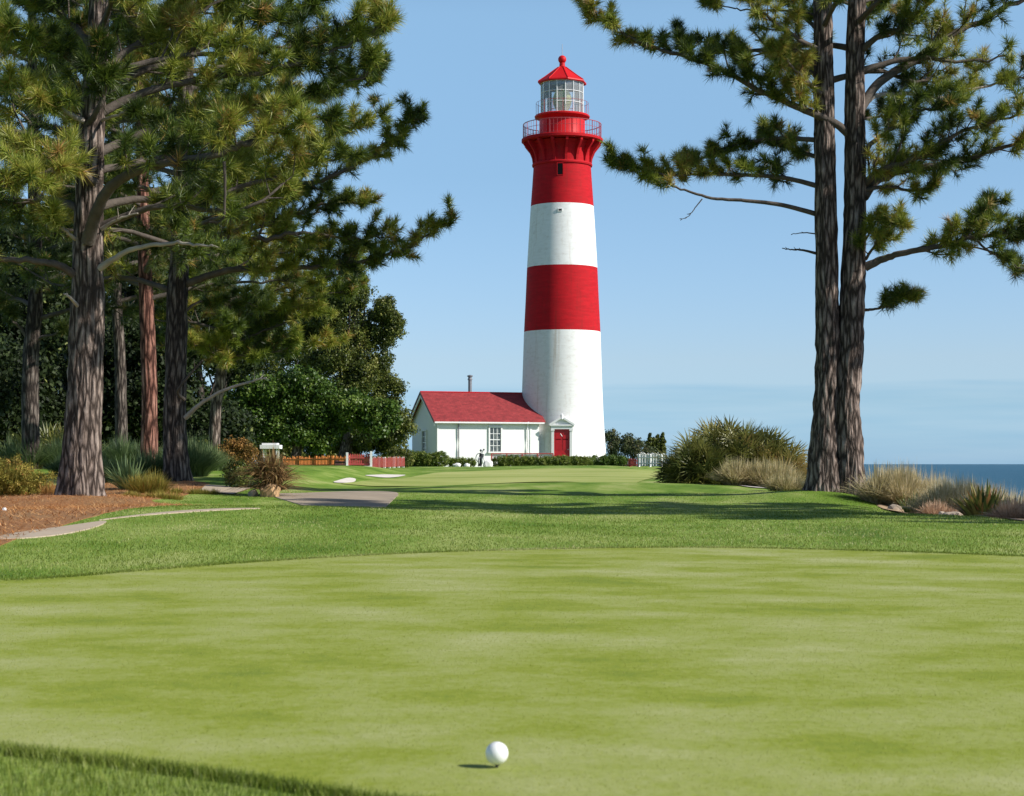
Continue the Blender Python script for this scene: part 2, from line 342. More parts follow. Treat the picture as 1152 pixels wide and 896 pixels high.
m, Nn, Ll, b = M_('lens_glass')
b.inputs['Base Color'].default_value = (.72, .74, .34, 1); b.inputs['Roughness'].default_value = .12; b.inputs['Transmission Weight'].default_value = .25; b.inputs['IOR'].default_value = 1.4; M['lens'] = m
# sea
m, Nn, Ll, b = M_('sea_water')
rr = ramp(Nn, [(.3, (.004, .055, .10)), (.6, (.010, .085, .14)), (.8, (.03, .12, .17))]); Ll.new(nzz(Nn, Ll, (.004, .03, 1), 1, 8, .7), rr.inputs[0])
wc = ramp(Nn, [(.70, (0, 0, 0)), (.76, (1, 1, 1))]); Ll.new(nzz(Nn, Ll, (.05, .11, 1), 1, 6, .75), wc.inputs[0])
Ll.new(mixc(Nn, Ll, wc.outputs[0], rr.outputs[0], (.6, .65, .68)), b.inputs['Base Color'])
b.inputs['Roughness'].default_value = .35; b.inputs['Specular IOR Level'].default_value = .12
bump(Nn, Ll, b, nzz(Nn, Ll, (.12, .3, 1), 1, 8, .7), 1.0, 1.2); M['sea'] = m
# straw bed
m, Nn, Ll, b = M_('pine_straw_ground')
rr = ramp(Nn, [(.25, (.13, .052, .016)), (.5, (.33, .14, .042)), (.75, (.52, .26, .095))]); Ll.new(nzz(Nn, Ll, (30, 14, 20), 1, 8, .8), rr.inputs[0])
r3 = ramp(Nn, [(.42, (0, 0, 0)), (.62, (1, 1, 1))]); Ll.new(nzz(Nn, Ll, (.9, .5, 1), 1, 5, .6), r3.inputs[0])
mk = Nn.new('ShaderNodeMath'); mk.operation = 'MULTIPLY'; mk.inputs[1].default_value = .35; Ll.new(r3.outputs[0], mk.inputs[0])
Ll.new(mixc(Nn, Ll, mk.outputs[0], rr.outputs[0], (.22, .17, .08)), b.inputs['Base Color']); b.inputs['Roughness'].default_value = .95
bump(Nn, Ll, b, nzz(Nn, Ll, (30, 14, 20), 1, 5, .8), .9, .03); M['strawbed'] = m
# ball
m, Nn, Ll, b = M_('ball_cover'); b.inputs['Base Color'].default_value = (.82, .82, .80, 1); b.inputs['Roughness'].default_value = .3
v = Nn.new('ShaderNodeTexVoronoi'); v.inputs['Scale'].default_value = 1; v.inputs['Randomness'].default_value = .35; Ll.new(coord(Nn, Ll, (270, 270, 270)), v.inputs[0])
rr = ramp(Nn, [(0, (0, 0, 0)), (.5, (1, 1, 1))]); Ll.new(v.outputs[0], rr.inputs[0]); bump(Nn, Ll, b, rr.outputs[0], .7, .0006); M['ball'] = m

# ------------------------------------------------------------------ the ground
def stretch(a, b, step, lo, hi, g=1.14):
    c = list(np.arange(a, b+1e-6, step)); s_ = step; v = b
    while v < hi: s_ *= g; v += s_; c.append(v)
    s_ = step; v = a; L_ = []
    while v > lo: s_ *= g; v -= s_; L_.append(v)
    return np.array(L_[::-1]+c)
gx = stretch(-14, 14, .3, -900, 900); gy = stretch(2, 60, .3, -60, 1500, 1.05)
X, Y = np.meshgrid(gx, gy); nx, ny = len(gx), len(gy)
V = np.stack([X, Y, H(X, Y)], -1).reshape(-1, 3)
i = np.arange(ny-1)[:, None]*nx; j = np.arange(nx-1)[None]
F = np.stack([i+j, i+j+1, i+nx+j+1, i+nx+j], -1).reshape(-1, 4)
tag(MB().add(V, F).build('ground', M['fairway'], smooth=True, org=(0, 0, 0)), kind='structure')
S = 30000
tag(MB().add([(-S, -S, -6), (S, -S, -6), (S, S, -6), (-S, S, -6)], [(0, 1, 2, 3)]).build('sea', M['sea'], org=(0, 0, -6)), kind='structure')

def inpoly(x, y, P):
    c = np.zeros(np.shape(x), bool); n = len(P)
    for a in range(n):
        x0, y0 = P[a]; x1, y1 = P[(a+1) % n]
        k = ((y0 > y) != (y1 > y)) & (x < (x1-x0)*(y-y0)/(y1-y0+1e-12)+x0); c ^= k
    return c
def smooth_closed(P, k=6):
    P = np.asarray(P, float); n = len(P); o = []
    for a in range(n):
        p0, p1, p2, p3 = P[a-1], P[a], P[(a+1) % n], P[(a+2) % n]
        for t in np.arange(k)/k:
            o.append(.5*((2*p1)+(-p0+p2)*t+(2*p0-5*p1+4*p2-p3)*t*t+(-p0+3*p1-3*p2+p3)*t**3))
    return np.array(o)
def patch(name, poly, mat, dz, step=.5, wob=0):
    P = np.asarray(poly, float)
    if wob: P = P+rng.normal(0, wob, P.shape)
    x0, y0 = P.min(0); x1, y1 = P.max(0)
    qx, qy = np.meshgrid(np.arange(x0, x1, step), np.arange(y0, y1, step)); q = np.stack([qx.ravel(), qy.ravel()], 1)
    q = q[inpoly(q[:, 0], q[:, 1], P)]
    vs = [Vector(p) for p in P]+[Vector(p) for p in q]; n = len(P)
    r = delaunay_2d_cdt(vs, [(a, (a+1) % n) for a in range(n)], [list(range(n))], 1, 1e-5)
    co = np.array([(v.x, v.y) for v in r[0]]); co = np.column_stack([co, H(co[:, 0], co[:, 1])+dz])
    F = np.array([f for f in r[2] if len(f) == 3])
    a, b_, c = co[F[:, 0]], co[F[:, 1]], co[F[:, 2]]
    flip = np.cross(b_-a, c-a)[:, 2] < 0; F[flip] = F[flip][:, ::-1]
    # turned-down rim so that no gap shows under the edge of the sheet
    q = np.arange(n); q2 = (q+1) % n; pc = P.mean(0); Po = P+unit(P-pc)*.012
    rim = np.concatenate([np.column_stack([P, H(P[:, 0], P[:, 1])+dz]), np.column_stack([Po, H(Po[:, 0], Po[:, 1])-.02])])
    ob = MB().add(co, F)
    if dz < .015: ob.add(rim, np.stack([q, q2, q2+n, q+n], 1))
    return tag(ob.build(name, mat, smooth=True, sharp=30, org=(float(P[:, 0].mean()), float(P[:, 1].mean()), 0)), kind='structure')
def gp(L): return np.array([G(*p) for p in L])

GREEN = smooth_closed([(-5.2, 2.0), (-5.6, 5), (-4.4, 7.2), (-2.5, 8.57), (-1.99, 9.34), (-1.43, 10.25), (-.43, 11.3), (1.08, 11.95), (2.2, 11.6), (3.1, 10.9), (4.6, 9.4), (6.0, 6.5), (6.2, 3), (4, 1.3), (1.2, 1.7), (.45, 2.6), (-.17, 2.95), (-.5, 3.2), (-.85, 3.42), (-1.3, 3.6), (-2.4, 3.5), (-3.6, 2.6)], 8)
patch('putting_green', GREEN, M['green'], .004, .4)
FG = smooth_closed(gp([(386, 544), (440, 539.5), (500, 532), (575, 529), (640, 527.2), (700, 528), (745, 531), (752, 535), (728, 540), (690, 546), (640, 548.5), (560, 548.5), (470, 547.5), (410, 546.5)]), 5)
patch('far_putting_green', FG, M['far_green'], .02, 1.0)
STRAW = smooth_closed(gp([(-60, 612), (30, 608), (110, 592), (180, 582), (262, 575), (230, 566), (170, 560), (225, 551), (232, 544), (180, 541), (100, 545), (0, 548), (-90, 548)]), 6)
patch('pine_straw_bed', STRAW, M['strawbed'], .006, .35, .015)
CPATH = smooth_closed(gp([(0, 611.5), (60, 608.5), (105, 602), (118, 596.5), (70, 601), (10, 607)]), 5)
patch('concrete_path', CPATH, M['concrete'], .008, .3)
CP2 = smooth_closed([G(*p_, humps=1) for p_ in [(112, 586), (160, 581), (225, 576.2), (292, 572.8), (262, 572.8), (200, 575.8), (135, 582.6)]], 5)
patch('concrete_path', CP2, M['concrete'], .008, .3)
PAD = gp([(224, 553), (262, 556), (284, 549.5), (232, 546.5)])
patch('paved_path', PAD, M['concrete'], .016, .3)
def wp_(L): return np.array([((px-576)/FPX*d, d) for px, d in L])
APATH = smooth_closed(wp_([(305, 31.5), (345, 33), (395, 34.5), (446, 34), (436, 29), (418, 25.5), (398, 23), (376, 24), (350, 27.5)]), 6)
patch('asphalt_path', APATH, M['asphalt'], .010, .4)
DL = np.array([(4.7, 13.5), (4.75, 15), (5.0, 18), (5.5, 21.5), (5.8, 25), (6.05, 29), (6.5, 33)])
DUNE = np.concatenate([DL, [(6.6, 36), (7.2, 44), (7.0, 60), (14, 62), (17, 40), (17, 14), (6.4, 13.5)]])
patch('dune_soil', DUNE, M['dune'], .015, .6)
B1 = smooth_closed(gp([(375, 543.2), (386, 538.6), (393, 537), (400, 538.5), (398, 541.8), (386, 543.6)]), 4)
patch('sand_bunker', B1, M['sand'], .02, .5)
B2 = smooth_closed(gp([(411, 535.4), (432, 534.6), (455, 535), (452, 536.6), (434, 538), (421, 537)]), 4)
patch('sand_bunker', B2, M['sand'], .02, .8)
B3 = smooth_closed(wp_([(829, 39), (836, 43.5), (852, 42.5), (864, 38), (856, 36.6), (840, 37)]), 4)
patch('sand_bunker', B3, M['sand'], .02, .4)

# ------------------------------------------------------------------ grass blades
def blades(P, h, wdt, lean, n_seg=2, a=None):
    """one ribbon per root point"""
    n = len(P); th = rng.uniform(0, 2*math.pi, n); d = np.stack([np.cos(th), np.sin(th), np.zeros(n)], 1)
    s = np.stack([-np.sin(th), np.cos(th), np.zeros(n)], 1); s = s*wdt[:, None]*.5
    l = (lean*rng.uniform(.2, 1, n))[:, None]; up = np.array([[0, 0, 1.]])
    m_ = P+up*h[:, None]*.6+d*l*h[:, None]*.35; t = P+up*h[:, None]+d*l*h[:, None]
    V = np.stack([P-s, P+s, m_+s*.7, m_-s*.7, t], 1).reshape(-1, 3); k = np.arange(n)[:, None]*5
    Q = k+np.array([[0, 1, 2, 3]]); T = k+np.array([[3, 2, 4]])
    b = MB(); av = np.repeat(rng.random(n) if a is None else a, 5)
    b.V.append(V); b.A.append(av); b.F += [Q, T]; b.M += [np.zeros(n, int), np.zeros(n, int)]; b.n = len(V); return b
def smoothrand(x, y, f):
    return .5+.25*(np.sin(x*f+np.sin(y*f*.7)*1.7)+np.sin(y*f*.9+np.cos(x*f*.6)*2.1))
n = 480000
yy = 2.3*np.exp(rng.random(n)*math.log(34/2.3)); xx = rng.uniform(-1, 1, n)*(yy*.33+.9)
gc = GREEN.mean(0); fe = rng.uniform(.972, 1.008, n)
k = ~inpoly((xx-gc[0])/fe+gc[0], (yy-gc[1])/fe+gc[1], GREEN) & ~inpoly(xx, yy, STRAW) & ~inpoly(xx, yy, CPATH) & ~inpoly(xx, yy, CP2) & ~inpoly(xx, yy, APATH) & ~inpoly(xx, yy, DUNE) & (yy > 2.3)
xx, yy = xx[k], yy[k]; n = len(xx)
ei = rng.integers(0, len(GREEN), 60000); et = rng.random(60000)[:, None]; e_ = GREEN[ei]*(1-et)+GREEN[(ei+1) % len(GREEN)]*et
e_ = e_+unit(e_-gc)*(rng.normal(.006, .014, 60000)*np.where(e_[:, 1] < 5, 1, 2.2))[:, None]; e_ = e_[(e_[:, 1] > 2.3) & (np.abs(e_[:, 0]) < e_[:, 1]*.33+.6)]
xx = np.concatenate([xx, e_[:, 0]]); yy = np.concatenate([yy, e_[:, 1]]); n = len(xx)
hh = np.where(yy < 5, .017, .012)*rng.uniform(.4, 1.3, n)*(1+.35*smoothrand(xx, yy, 2.5)); ww = np.clip(yy*.00036, .0015, .010)
av = np.clip(.30*smoothrand(xx, yy, 1.1)+.34*smoothrand(xx*.8+yy*.5, yy*1.7, 2.3)+.16*smoothrand(xx*3, yy*2, 2.1)+rng.normal(.10, .17, n), 0, 1)
tag(blades(np.stack([xx, yy, H(xx, yy)], 1), hh, ww, np.full(n, .9), a=av).build('rough_grass', M['blade'], org=(0, 0, 0)), 'short thick green grass of the rough round the putting green', 'grass', kind='stuff')
n = 260000
yy = 2.5*np.exp(rng.random(n)*math.log(11.9/2.5)); xx = rng.uniform(-1, 1, n)*(yy*.31+.4)
k = inpoly(xx, yy, GREEN); xx, yy = xx[k], yy[k]; n = len(xx)
av = np.clip(.35+.25*smoothrand(xx*1.6, yy*.8, 1.7)+rng.normal(0, .12, n), 0, 1)
tag(blades(np.stack([xx, yy, H(xx, yy)+.003], 1), rng.uniform(.0015, .0042, n), np.clip(yy*.00034, .0009, .0035), np.full(n, 1.5), a=av).build('green_turf', M['blade_short'], org=(0, 0, 0)), 'closely mown pale grass of the putting green', 'grass', kind='stuff')
# loose needles on the straw bed
n = 60000
x0, y0 = STRAW.min(0); x1, y1 = STRAW.max(0)
xx = rng.uniform(max(x0, -11), x1, n); yy = rng.uniform(y0, y1, n); k = inpoly(xx, yy, STRAW); xx, yy = xx[k], yy[k]; n = len(xx)
th = rng.uniform(0, 6.28, n); L_ = rng.uniform(.05, .12, n); z = H(xx, yy)+.008
d = np.stack([np.cos(th), np.sin(th), rng.uniform(.0, .5, n)], 1)*L_[:, None]; s = np.stack([-np.sin(th), np.cos(th), np.zeros(n)], 1)*.004
P = np.stack([xx, yy, z], 1); V = np.stack([P-s, P+s, P+d], 1).reshape(-1, 3)
tag(MB().add(V, np.arange(3*n).reshape(-1, 3), np.repeat(rng.random(n), 3)).build('pine_straw', M['straw'], org=(0, 0, 0)), 'rusty brown fallen pine needles covering the bed', 'pine straw', kind='stuff')

# ------------------------------------------------------------------ foliage makers
def unit(v): return v/(np.linalg.norm(v, axis=-1, keepdims=True)+1e-9)
def rdir(n): return unit(rng.normal(size=(n, 3)))
UP = np.array([0, 0, 1.])
def needles(C, D, L, per, wdt, a=None):
    """tufts of long needles fanning from shoot tips C along D"""
    n = len(C); C = np.repeat(C, per, 0); Dn = np.repeat(D, per, 0); m = n*per
    t = rng.random(m)
    d = unit(Dn*(.15+.95*t[:, None])+rdir(m)*.85+UP*.12)
    base = C-Dn*((1-t)*L*.75)[:, None]
    ln = L*rng.uniform(.6, 1.05, m); tip = base+d*ln[:, None]; tip[:, 2] -= .06*ln
    s = unit(np.cross(d, rdir(m)))*wdt*.5
    V = np.stack([base-s, base+s, tip], 1).reshape(-1, 3)
    ta = rng.beta(2.2, 2.4, n) if a is None else a
    av = np.clip(np.repeat(ta, per)+rng.normal(0, .09, m), 0, 1)
    return V, np.arange(3*m).reshape(-1, 3), np.repeat(av, 3)
def curve(pts, k=7):
    P = np.asarray(pts, float); P = np.concatenate([[2*P[0]-P[1]], P, [2*P[-1]-P[-2]]]); o = []
    for a in range(1, len(P)-2):
        p0, p1, p2, p3 = P[a-1:a+3]
        for t in np.arange(k)/k: o.append(.5*((2*p1)+(-p0+p2)*t+(2*p0-5*p1+4*p2-p3)*t*t+(-p0+3*p1-3*p2+p3)*t**3))
    o.append(P[-2]); return np.array(o)
class Pine:
    def __init__(s, name, base, label, cat, group, needle='pine_near', NL=.2, per=58, nw=.011, bk='bark'):
        s.t = thing(name, base, label, cat, group); s.C = []; s.D = []; s.NL = NL; s.per = per; s.nw = nw; s.nm = needle; s.bk = bk; s.tw = MB()
        s.A = []
    def trunk(s, pts, rad, flare=.5, nseg=40, amp=.075, rings=10):
        P = curve(pts, rings); k = len(P); r = np.interp(np.linspace(0, 1, k), np.linspace(0, 1, len(rad)), rad)
        h = P[:, 2]-P[0, 2]
        mb = MB(); mb.tubes(P, r, nseg, cap=False)
        V = mb.V[0]; V = V.reshape(k, nseg, 3); off = V-P[:, None]
        th = np.arange(nseg)/nseg*6.283; sc = np.ones((k, nseg)); ox = rng.uniform(0, 50)
        for a in range(k):
            f = flare*math.exp(-max(h[a], 0)/.38)
            for q in range(nseg):
                c, s_ = math.cos(th[q]), math.sin(th[q]); kk = 2.6/max(.2, r[0])*r[0]
                v = noise.noise(Vector((c*5.5+ox, s_*5.5, h[a]*1.7)))*.6+noise.noise(Vector((c*12+ox, s_*12, h[a]*4.5)))*.5
                lob = max(0, math.sin(th[q]*5+ox)+.3*math.sin(th[q]*3+ox*2))
                sc[a, q] = 1+amp/max(.2, r[a])*v*.9*(r[a]/.3)**.5+f*(.35+.75*lob)
        V2 = P[:, None]+off*sc[:, :, None]; mb.V[0] = V2.reshape(-1, 3)
        mb.build('trunk', M[s.bk], s.t, True); return P
    def limb(s, pts, r0, r1=.012, bare=.25, n=14, L=.9, mat='limb', dens=4, wig=.05, tuft=True, spread=.9, up=.15):
        wig = wig if tuft else .012
        P = curve(pts, 6); k = len(P); P = P+rng.normal(0, wig*.5, P.shape)*np.linspace(0, 1, k)[:, None]
        r = r0+(r1-r0)*np.linspace(0, 1, k)**.75
        mb = MB(); mb.tubes(P, r, 8)
        if n:
            fr = bare+(1-bare)*(np.arange(n)+rng.random(n))/n; idx = fr*(k-1); i0 = np.clip(idx.astype(int), 0, k-2); ft = (idx-i0)[:, None]
            B = P[i0]*(1-ft)+P[i0+1]*ft; T = unit(P[i0+1]-P[i0])
            hz = unit(np.cross(T, UP)); vt = np.cross(hz, T)
            ang = rng.uniform(0, 6.283, n); side = hz*np.cos(ang)[:, None]+vt*(np.sin(ang)*.75+.2)[:, None]
            d = unit(T*.75+side*spread+UP*up); ln = L*rng.uniform(.4, 1, n)*(1-.45*fr)
            mid = B+d*(ln*.5)[:, None]+rng.normal(0, .05, (n, 3))*ln[:, None]; tip = B+d*ln[:, None]+UP*(ln*.17)[:, None]
            rr_ = np.interp(fr, [0, 1], [max(.016, r0*.35), .009])
            mb.tubes(np.stack([B, mid, tip], 1), np.stack([rr_, rr_*.7, rr_*.35], 1), 4)
            if tuft:
                s.C.append(tip); s.D.append(unit(tip-mid+UP*.1*ln[:, None]))
                m = dens; f = rng.uniform(.3, .95, (n, m))[..., None]
                sb = np.where(f < .5, B[:, None]+(mid-B)[:, None]*f*2, mid[:, None]+(tip-mid)[:, None]*(f-.5)*2)
                sdv = unit(d[:, None]*.6+rdir(n*m).reshape(n, m, 3)*.9+UP*.35); sl_ = (ln[:, None]*rng.uniform(.2, .45, (n, m)))[..., None]
                st = sb+sdv*sl_; sb = sb.reshape(-1, 3); st = st.reshape(-1, 3)
                mb.tubes(np.stack([sb, (sb+st)/2, st], 1), np.full((n*m, 3), .006), 3)
                s.C.append(st); s.D.append(sdv.reshape(-1, 3))
        if tuft and n: s.C.append(P[-1:]); s.D.append(unit(P[-1:]-P[-2:-1]))
        mb.build('limb', M[mat], s.t, True); return P
    def auto(s, ax, z0, z1, n, L0, L1, n_tw=12, rise=.25, L=.9, skip=None, r=.07, droop=.1, az0=0, dens=4):
        """limbs all round the trunk between two heights"""
        for q in range(n):
            f = (q+.5)/n; z = z0+(z1-z0)*f; az = az0+q*2.399+rng.uniform(-.3, .3); ln = (L0+(L1-L0)*f)*rng.uniform(.75, 1.15)
            if skip and skip(az, z): continue
            c = np.array([np.interp(z, ax[:, 2], ax[:, 0]), np.interp(z, ax[:, 2], ax[:, 1]), z])
            d = np.array([math.cos(az), math.sin(az), 0])
            p = [c, c+d*ln*.35+UP*ln*(rise*.35+.02), c+d*ln*.7+UP*ln*(rise*.6-.02)+rng.normal(0, .08, 3), c+d*ln+UP*ln*(rise*1.05-droop*.3)+rng.normal(0, .12, 3)]
            s.limb(p, r*(1-.4*f), .012, .22, n_tw, L, dens=dens)
    def done(s, col=None):
        C = np.concatenate(s.C); D = np.concatenate(s.D)
        # tone drifts slowly from bough to bough; a few tufts are dead
        a = .46+.27*np.sin(C[:, 0]*1.9+C[:, 2]*1.3+s.t.location.y)+rng.normal(0, .18, len(C))
        a = np.where(rng.random(len(C)) < .035, rng.uniform(.93, 1, len(C)), np.clip(a, .02, .88))
        mb = MB(); mb.add(*needles(C, D, s.NL, s.per, s.nw, a)); mb.build('crown', M[s.nm], s.t)
        return s.t
def leaves(C, rad, per, size, up=.2, flat=1, a=None):
    """clumps of small diamond leaves round the centres C"""
    n = len(C); m = n*per; rad = np.broadcast_to(rad, (n,))
    d = rdir(m); rr_ = rng.random(m)**.5; off = d*(rr_*np.repeat(rad, per))[:, None]; off[:, 2] *= flat
    P = np.repeat(C, per, 0)+off
    nrm = unit(d*.7+rdir(m)*.8+UP*up); u = unit(np.cross(nrm, rdir(m))); v = np.cross(nrm, u)
    sz = size*rng.uniform(.55, 1.2, m)[:, None]
    V = np.stack([P-u*sz*.5, P+v*sz*.3, P+u*sz*.5, P-v*sz*.3], 1).reshape(-1, 3)
    av = np.clip(np.repeat(rng.beta(2, 2.3, n) if a is None else a, per)+rng.normal(0, .12, m), 0, 1)
    return V, np.arange(4*m).reshape(-1, 4), np.repeat(av, 4)
def clumps(blobs, nper, fill=.35):
    """sub-clump centres through a set of ellipsoids (cx,cy,cz,rx,ry,rz)"""
    o = []
    for (x, y, z, a, b, c) in blobs:
        k = max(8, int(nper*3.2*(a*b*c)**(2/3))); d = rdir(k); r = np.where(rng.random(k) < fill, rng.random(k)**.33, rng.uniform(.82, 1.05, k))[:, None]
        o.append(np.array([x, y, z])+d*r*np.array([a, b, c]))
    return np.concatenate(o)
def leafy(name, base, blobs, label, cat, mat, nper=60, crad=.3, per=45, size=.09, trunk_r=.2, group=None, bk='bark_dark', stems=5, lump=False):
    t = thing(name, base, label, cat, group)
    if lump:
        nb = []
        for (x, y, z, a, b, c) in blobs:
            nb.append((x, y, z, a*.8, b*.8, c*.8))
            for d in rdir(8):
                g = rng.uniform(.7, 1.08); f = rng.uniform(.18, .42); nb.append((x+d[0]*a*g, y+d[1]*b*g, z+d[2]*c*g, a*f*1.15, b*f*1.15, c*f*.75))
        blobs = nb
    C = clumps(blobs, nper); C[:, 2] = np.maximum(C[:, 2], base[2]+.1)
    MB().add(*leaves(C, crad*rng.uniform(.6, 1.25, len(C)), per, size)).build('crown', M[mat] if isinstance(mat, str) else mat, t)
    b0 = np.array(base, float); tb = MB(); top = max(blobs, key=lambda q: q[2])
    hz = (top[2]-b0[2])
    tb.tubes(curve([b0-UP*.1, b0+UP*hz*.3+np.array([.05, 0, 0])*hz, np.array(top[:3])]), np.linspace(trunk_r, trunk_r*.3, 15), 10)
    for bl in blobs[:stems*3:1][:stems]:
        tb.tubes(curve([b0+UP*hz*.25, (b0+np.array(bl[:3]))/2+UP*.1, np.array(bl[:3])]), np.linspace(trunk_r*.5, .03, 15), 6)
    tb.build('trunk', M[bk], t, True); return t
def ribbons(C, n, h, spread, wdt, arch, a0=.5, av=.2, k=4, hemi=1.0, jit=.1):
    """n arching leaves from one root: long grass, flax, fronds"""
    th = rng.uniform(0, 6.283, n); e = rng.random(n)**.8*hemi
    out_ = np.stack([np.cos(th), np.sin(th), np.zeros(n)], 1); hn = h*rng.uniform(.55, 1.1, n)
    P = []; base = np.asarray(C)+out_*(rng.random(n)*jit)[:, None]
    for q in range(k+1):
        t = q/k; P.append(base+out_*(spread*e*t*hn)[:, None]+UP*(hn*(t*(1-.25*e)-arch*e*t*t))[:, None])
    P = np.stack(P, 1); s = np.stack([-np.sin(th), np.cos(th), rng.normal(0, .3, n)], 1)
    wv = wdt*np.array([1, 1, .85, .6, .12, .1])[:k+1] if k <= 5 else wdt*np.linspace(1, .1, k+1)
    wv[-1] = wdt*.08
    V = np.stack([P-s[:, None]*wv[None, :, None]*.5, P+s[:, None]*wv[None, :, None]*.5], 2).reshape(-1, 3)
    b = np.arange(n)[:, None]*(k+1)*2; q = np.arange(k)[None]*2
    F = np.stack([b+q, b+q+1, b+q+3, b+q+2], -1).reshape(-1, 4)
    a = np.clip(a0+rng.normal(0, av, n), 0, 1)
    return V, F, np.repeat(a, (k+1)*2)

# ------------------------------------------------------------------ the lighthouse
LX, LY = 3.53, 125.0
def zt(py): return EYE+(HZ-py)/16.0
lh = thing('lighthouse', (LX, LY, .42), 'tall round lighthouse in white and red bands with red gallery and glazed lantern', 'lighthouse')
prof = [(3.12, .2), (3.1, .9), (3.03, zt(500))]; mats = [0, 0]
for py, hw in ((470, 46.5), (440, 45.2), (405, 44), (374, 43)): prof.append((hw/16, zt(py))); mats.append(0)
for py, hw in ((338, 41.2), (302, 39.6)): prof.append((hw/16, zt(py))); mats.append(1)
for py, hw in ((268, 37.6), (233, 35.4)): prof.append((hw/16, zt(py))); mats.append(0)
for py, hw in ((208, 33.6), (187, 32.2)): prof.append((hw/16, zt(py))); mats.append(1)
MB().lathe(prof, (LX, LY, 0), 96, mats).build('tower', [M['white'], M['red']], lh, True)
MB().lathe([(3.05, .55), (3.42, .5), (3.42, .85), (3.3, .98), (3.05, 1.0)], (LX, LY, 0), 72).build('plinth', M['white'], lh, True, sharp=30)
# corbelled gallery
MB().lathe([(1.9, zt(188.5)), (2.1, zt(188)), (2.13, zt(186.5)), (2.1, zt(185)), (1.98, zt(184.5))], (LX, LY, 0), 72).build('string_course', M['red'], lh, True, sharp=30)
MB().lathe([(1.99, zt(186)), (1.99, zt(172)), (2.1, zt(166)), (2.3, zt(162))], (LX, LY, 0), 72).build('corbel_drum', M['red'], lh, True)
for k in range(16):
    a = k/16*2*math.pi+.1; c, s_ = math.cos(a), math.sin(a)
    pf = [(1.97, zt(185.5)), (2.08, zt(185)), (2.14, zt(179)), (2.32, zt(172)), (2.72, zt(164)), (2.74, zt(161.2)), (1.97, zt(161.2))]
    V = np.array([(LX+r*c-t*s_, LY+r*s_+t*c, z) for t in (-.085, .085) for r, z in pf]); m_ = len(pf)
    F = [[q, (q+1) % m_, m_+(q+1) % m_, m_+q] for q in range(m_)]
    mb = MB().add(V, F); cen = [(0, 1, 6), (1, 2, 6), (2, 3, 6), (3, 4, 6), (4, 5, 6)]
    mb.add(V, [(b_, a_, c_) for a_, b_, c_ in cen]+[(a_+m_, b_+m_, c_+m_) for a_, b_, c_ in cen]); mb.build('bracket', M['red'], lh)
MB().lathe([(1.9, zt(161)), (2.78, zt(161)), (2.86, zt(160.3)), (2.86, zt(157.6)), (2.8, zt(157)), (1.5, zt(157))], (LX, LY, 0), 72).build('gallery_deck', M['red'], lh, True, sharp=30)
mb = MB(); NR = 16; rr_ = 2.74; z0, z1 = zt(157), zt(141)
ring = np.array([(LX+rr_*math.cos(a), LY+rr_*math.sin(a), 0) for a in np.arange(97)/96*2*math.pi])
for zz, r in ((z1, .028), ((z0+z1)/2+.1, .014), (z0+.08, .014)): mb.tubes(ring+UP*zz, np.full(97, r), 6)
for k in range(64):
    a = k/64*2*math.pi+.05; p = np.array((LX+rr_*math.cos(a), LY+rr_*math.sin(a), 0)); mb.cyl(p+UP*z0, p+UP*z1, .012 if k % 4 else .03, 5)
mb.build('gallery_railing', M['redrail'], lh)
MB().lathe([(1.64, zt(157.2)), (1.60, zt(156)), (1.60, zt(136)), (1.72, zt(134.5)), (1.93, zt(133)), (1.95, zt(131.6)), (1.88, zt(130.6)), (1.0, zt(130.2))], (LX, LY, 0), 64).build('watch_room', M['redb'], lh, True, sharp=30)
for a in (-1.15, -2.3): 
    MB().box((LX+1.605*math.cos(a), LY+1.605*math.sin(a), (zt(156)+zt(136))/2), (.05, .05, zt(136)-zt(156)), a).build('seam', M['red'], lh)
# lantern
LG = 1.5; NG = 16; z0, z1 = zt(130.2), zt(94.5)
pt = [(LX+LG*math.cos(a), LY+LG*math.sin(a)) for a in (np.arange(NG+1)/NG*2*math.pi+.12)]
MB().lathe([(LG-.02, z0), (LG-.02, z1)], (LX, LY, 0), NG, ph=.12).build('lantern_glazing', M['lglass'], lh)
mb = MB()
for k in range(NG): mb.cyl((*pt[k], z0), (*pt[k], z1), .033, 5)
for zz in (z0+.03, z0+(z1-z0)*.34, z0+(z1-z0)*.68, z1-.03):
    for k in range(NG): mb.cyl((*pt[k], zz), (*pt[k+1], zz), .024, 5)
mb.build('lantern_frame', M['trim'], lh)
mb = MB()
for k in range(NG):
    a = k/NG*6.283; p = np.array((LX+1.83*math.cos(a), LY+1.83*math.sin(a), 0)); mb.cyl(p+UP*z0, p+UP*(z0+.85), .014, 4)
r2 = np.array([(LX+1.83*math.cos(a), LY+1.83*math.sin(a), z0+.85) for a in np.arange(49)/48*6.2832]); mb.tubes(r2, np.full(49, .014), 4)
mb.build('handrail', M['redrail'], lh)
pr = [(.2, z0)]; nk = 15
for k in range(nk):
    f = k/(nk-1); zz = z0+.35+f*1.35; bulge = .42+.22*math.sin(math.pi*f); pr += [(bulge, zz), (bulge+.05, zz+.04), (bulge-.03, zz+.075)]
pr += [(.3, z0+1.85), (.05, z0+1.9)]
MB().lathe(pr, (LX, LY, 0), 24).build('lens', M['lens'], lh)
MB().lathe([(.0, z1-.02), (1.44, z1-.04), (1.44, z1-.32), (1.40, z1-.33), (1.38, z1-.08)], (LX, LY, 0), 32).build('lantern_ceiling', M['greymetal'], lh)
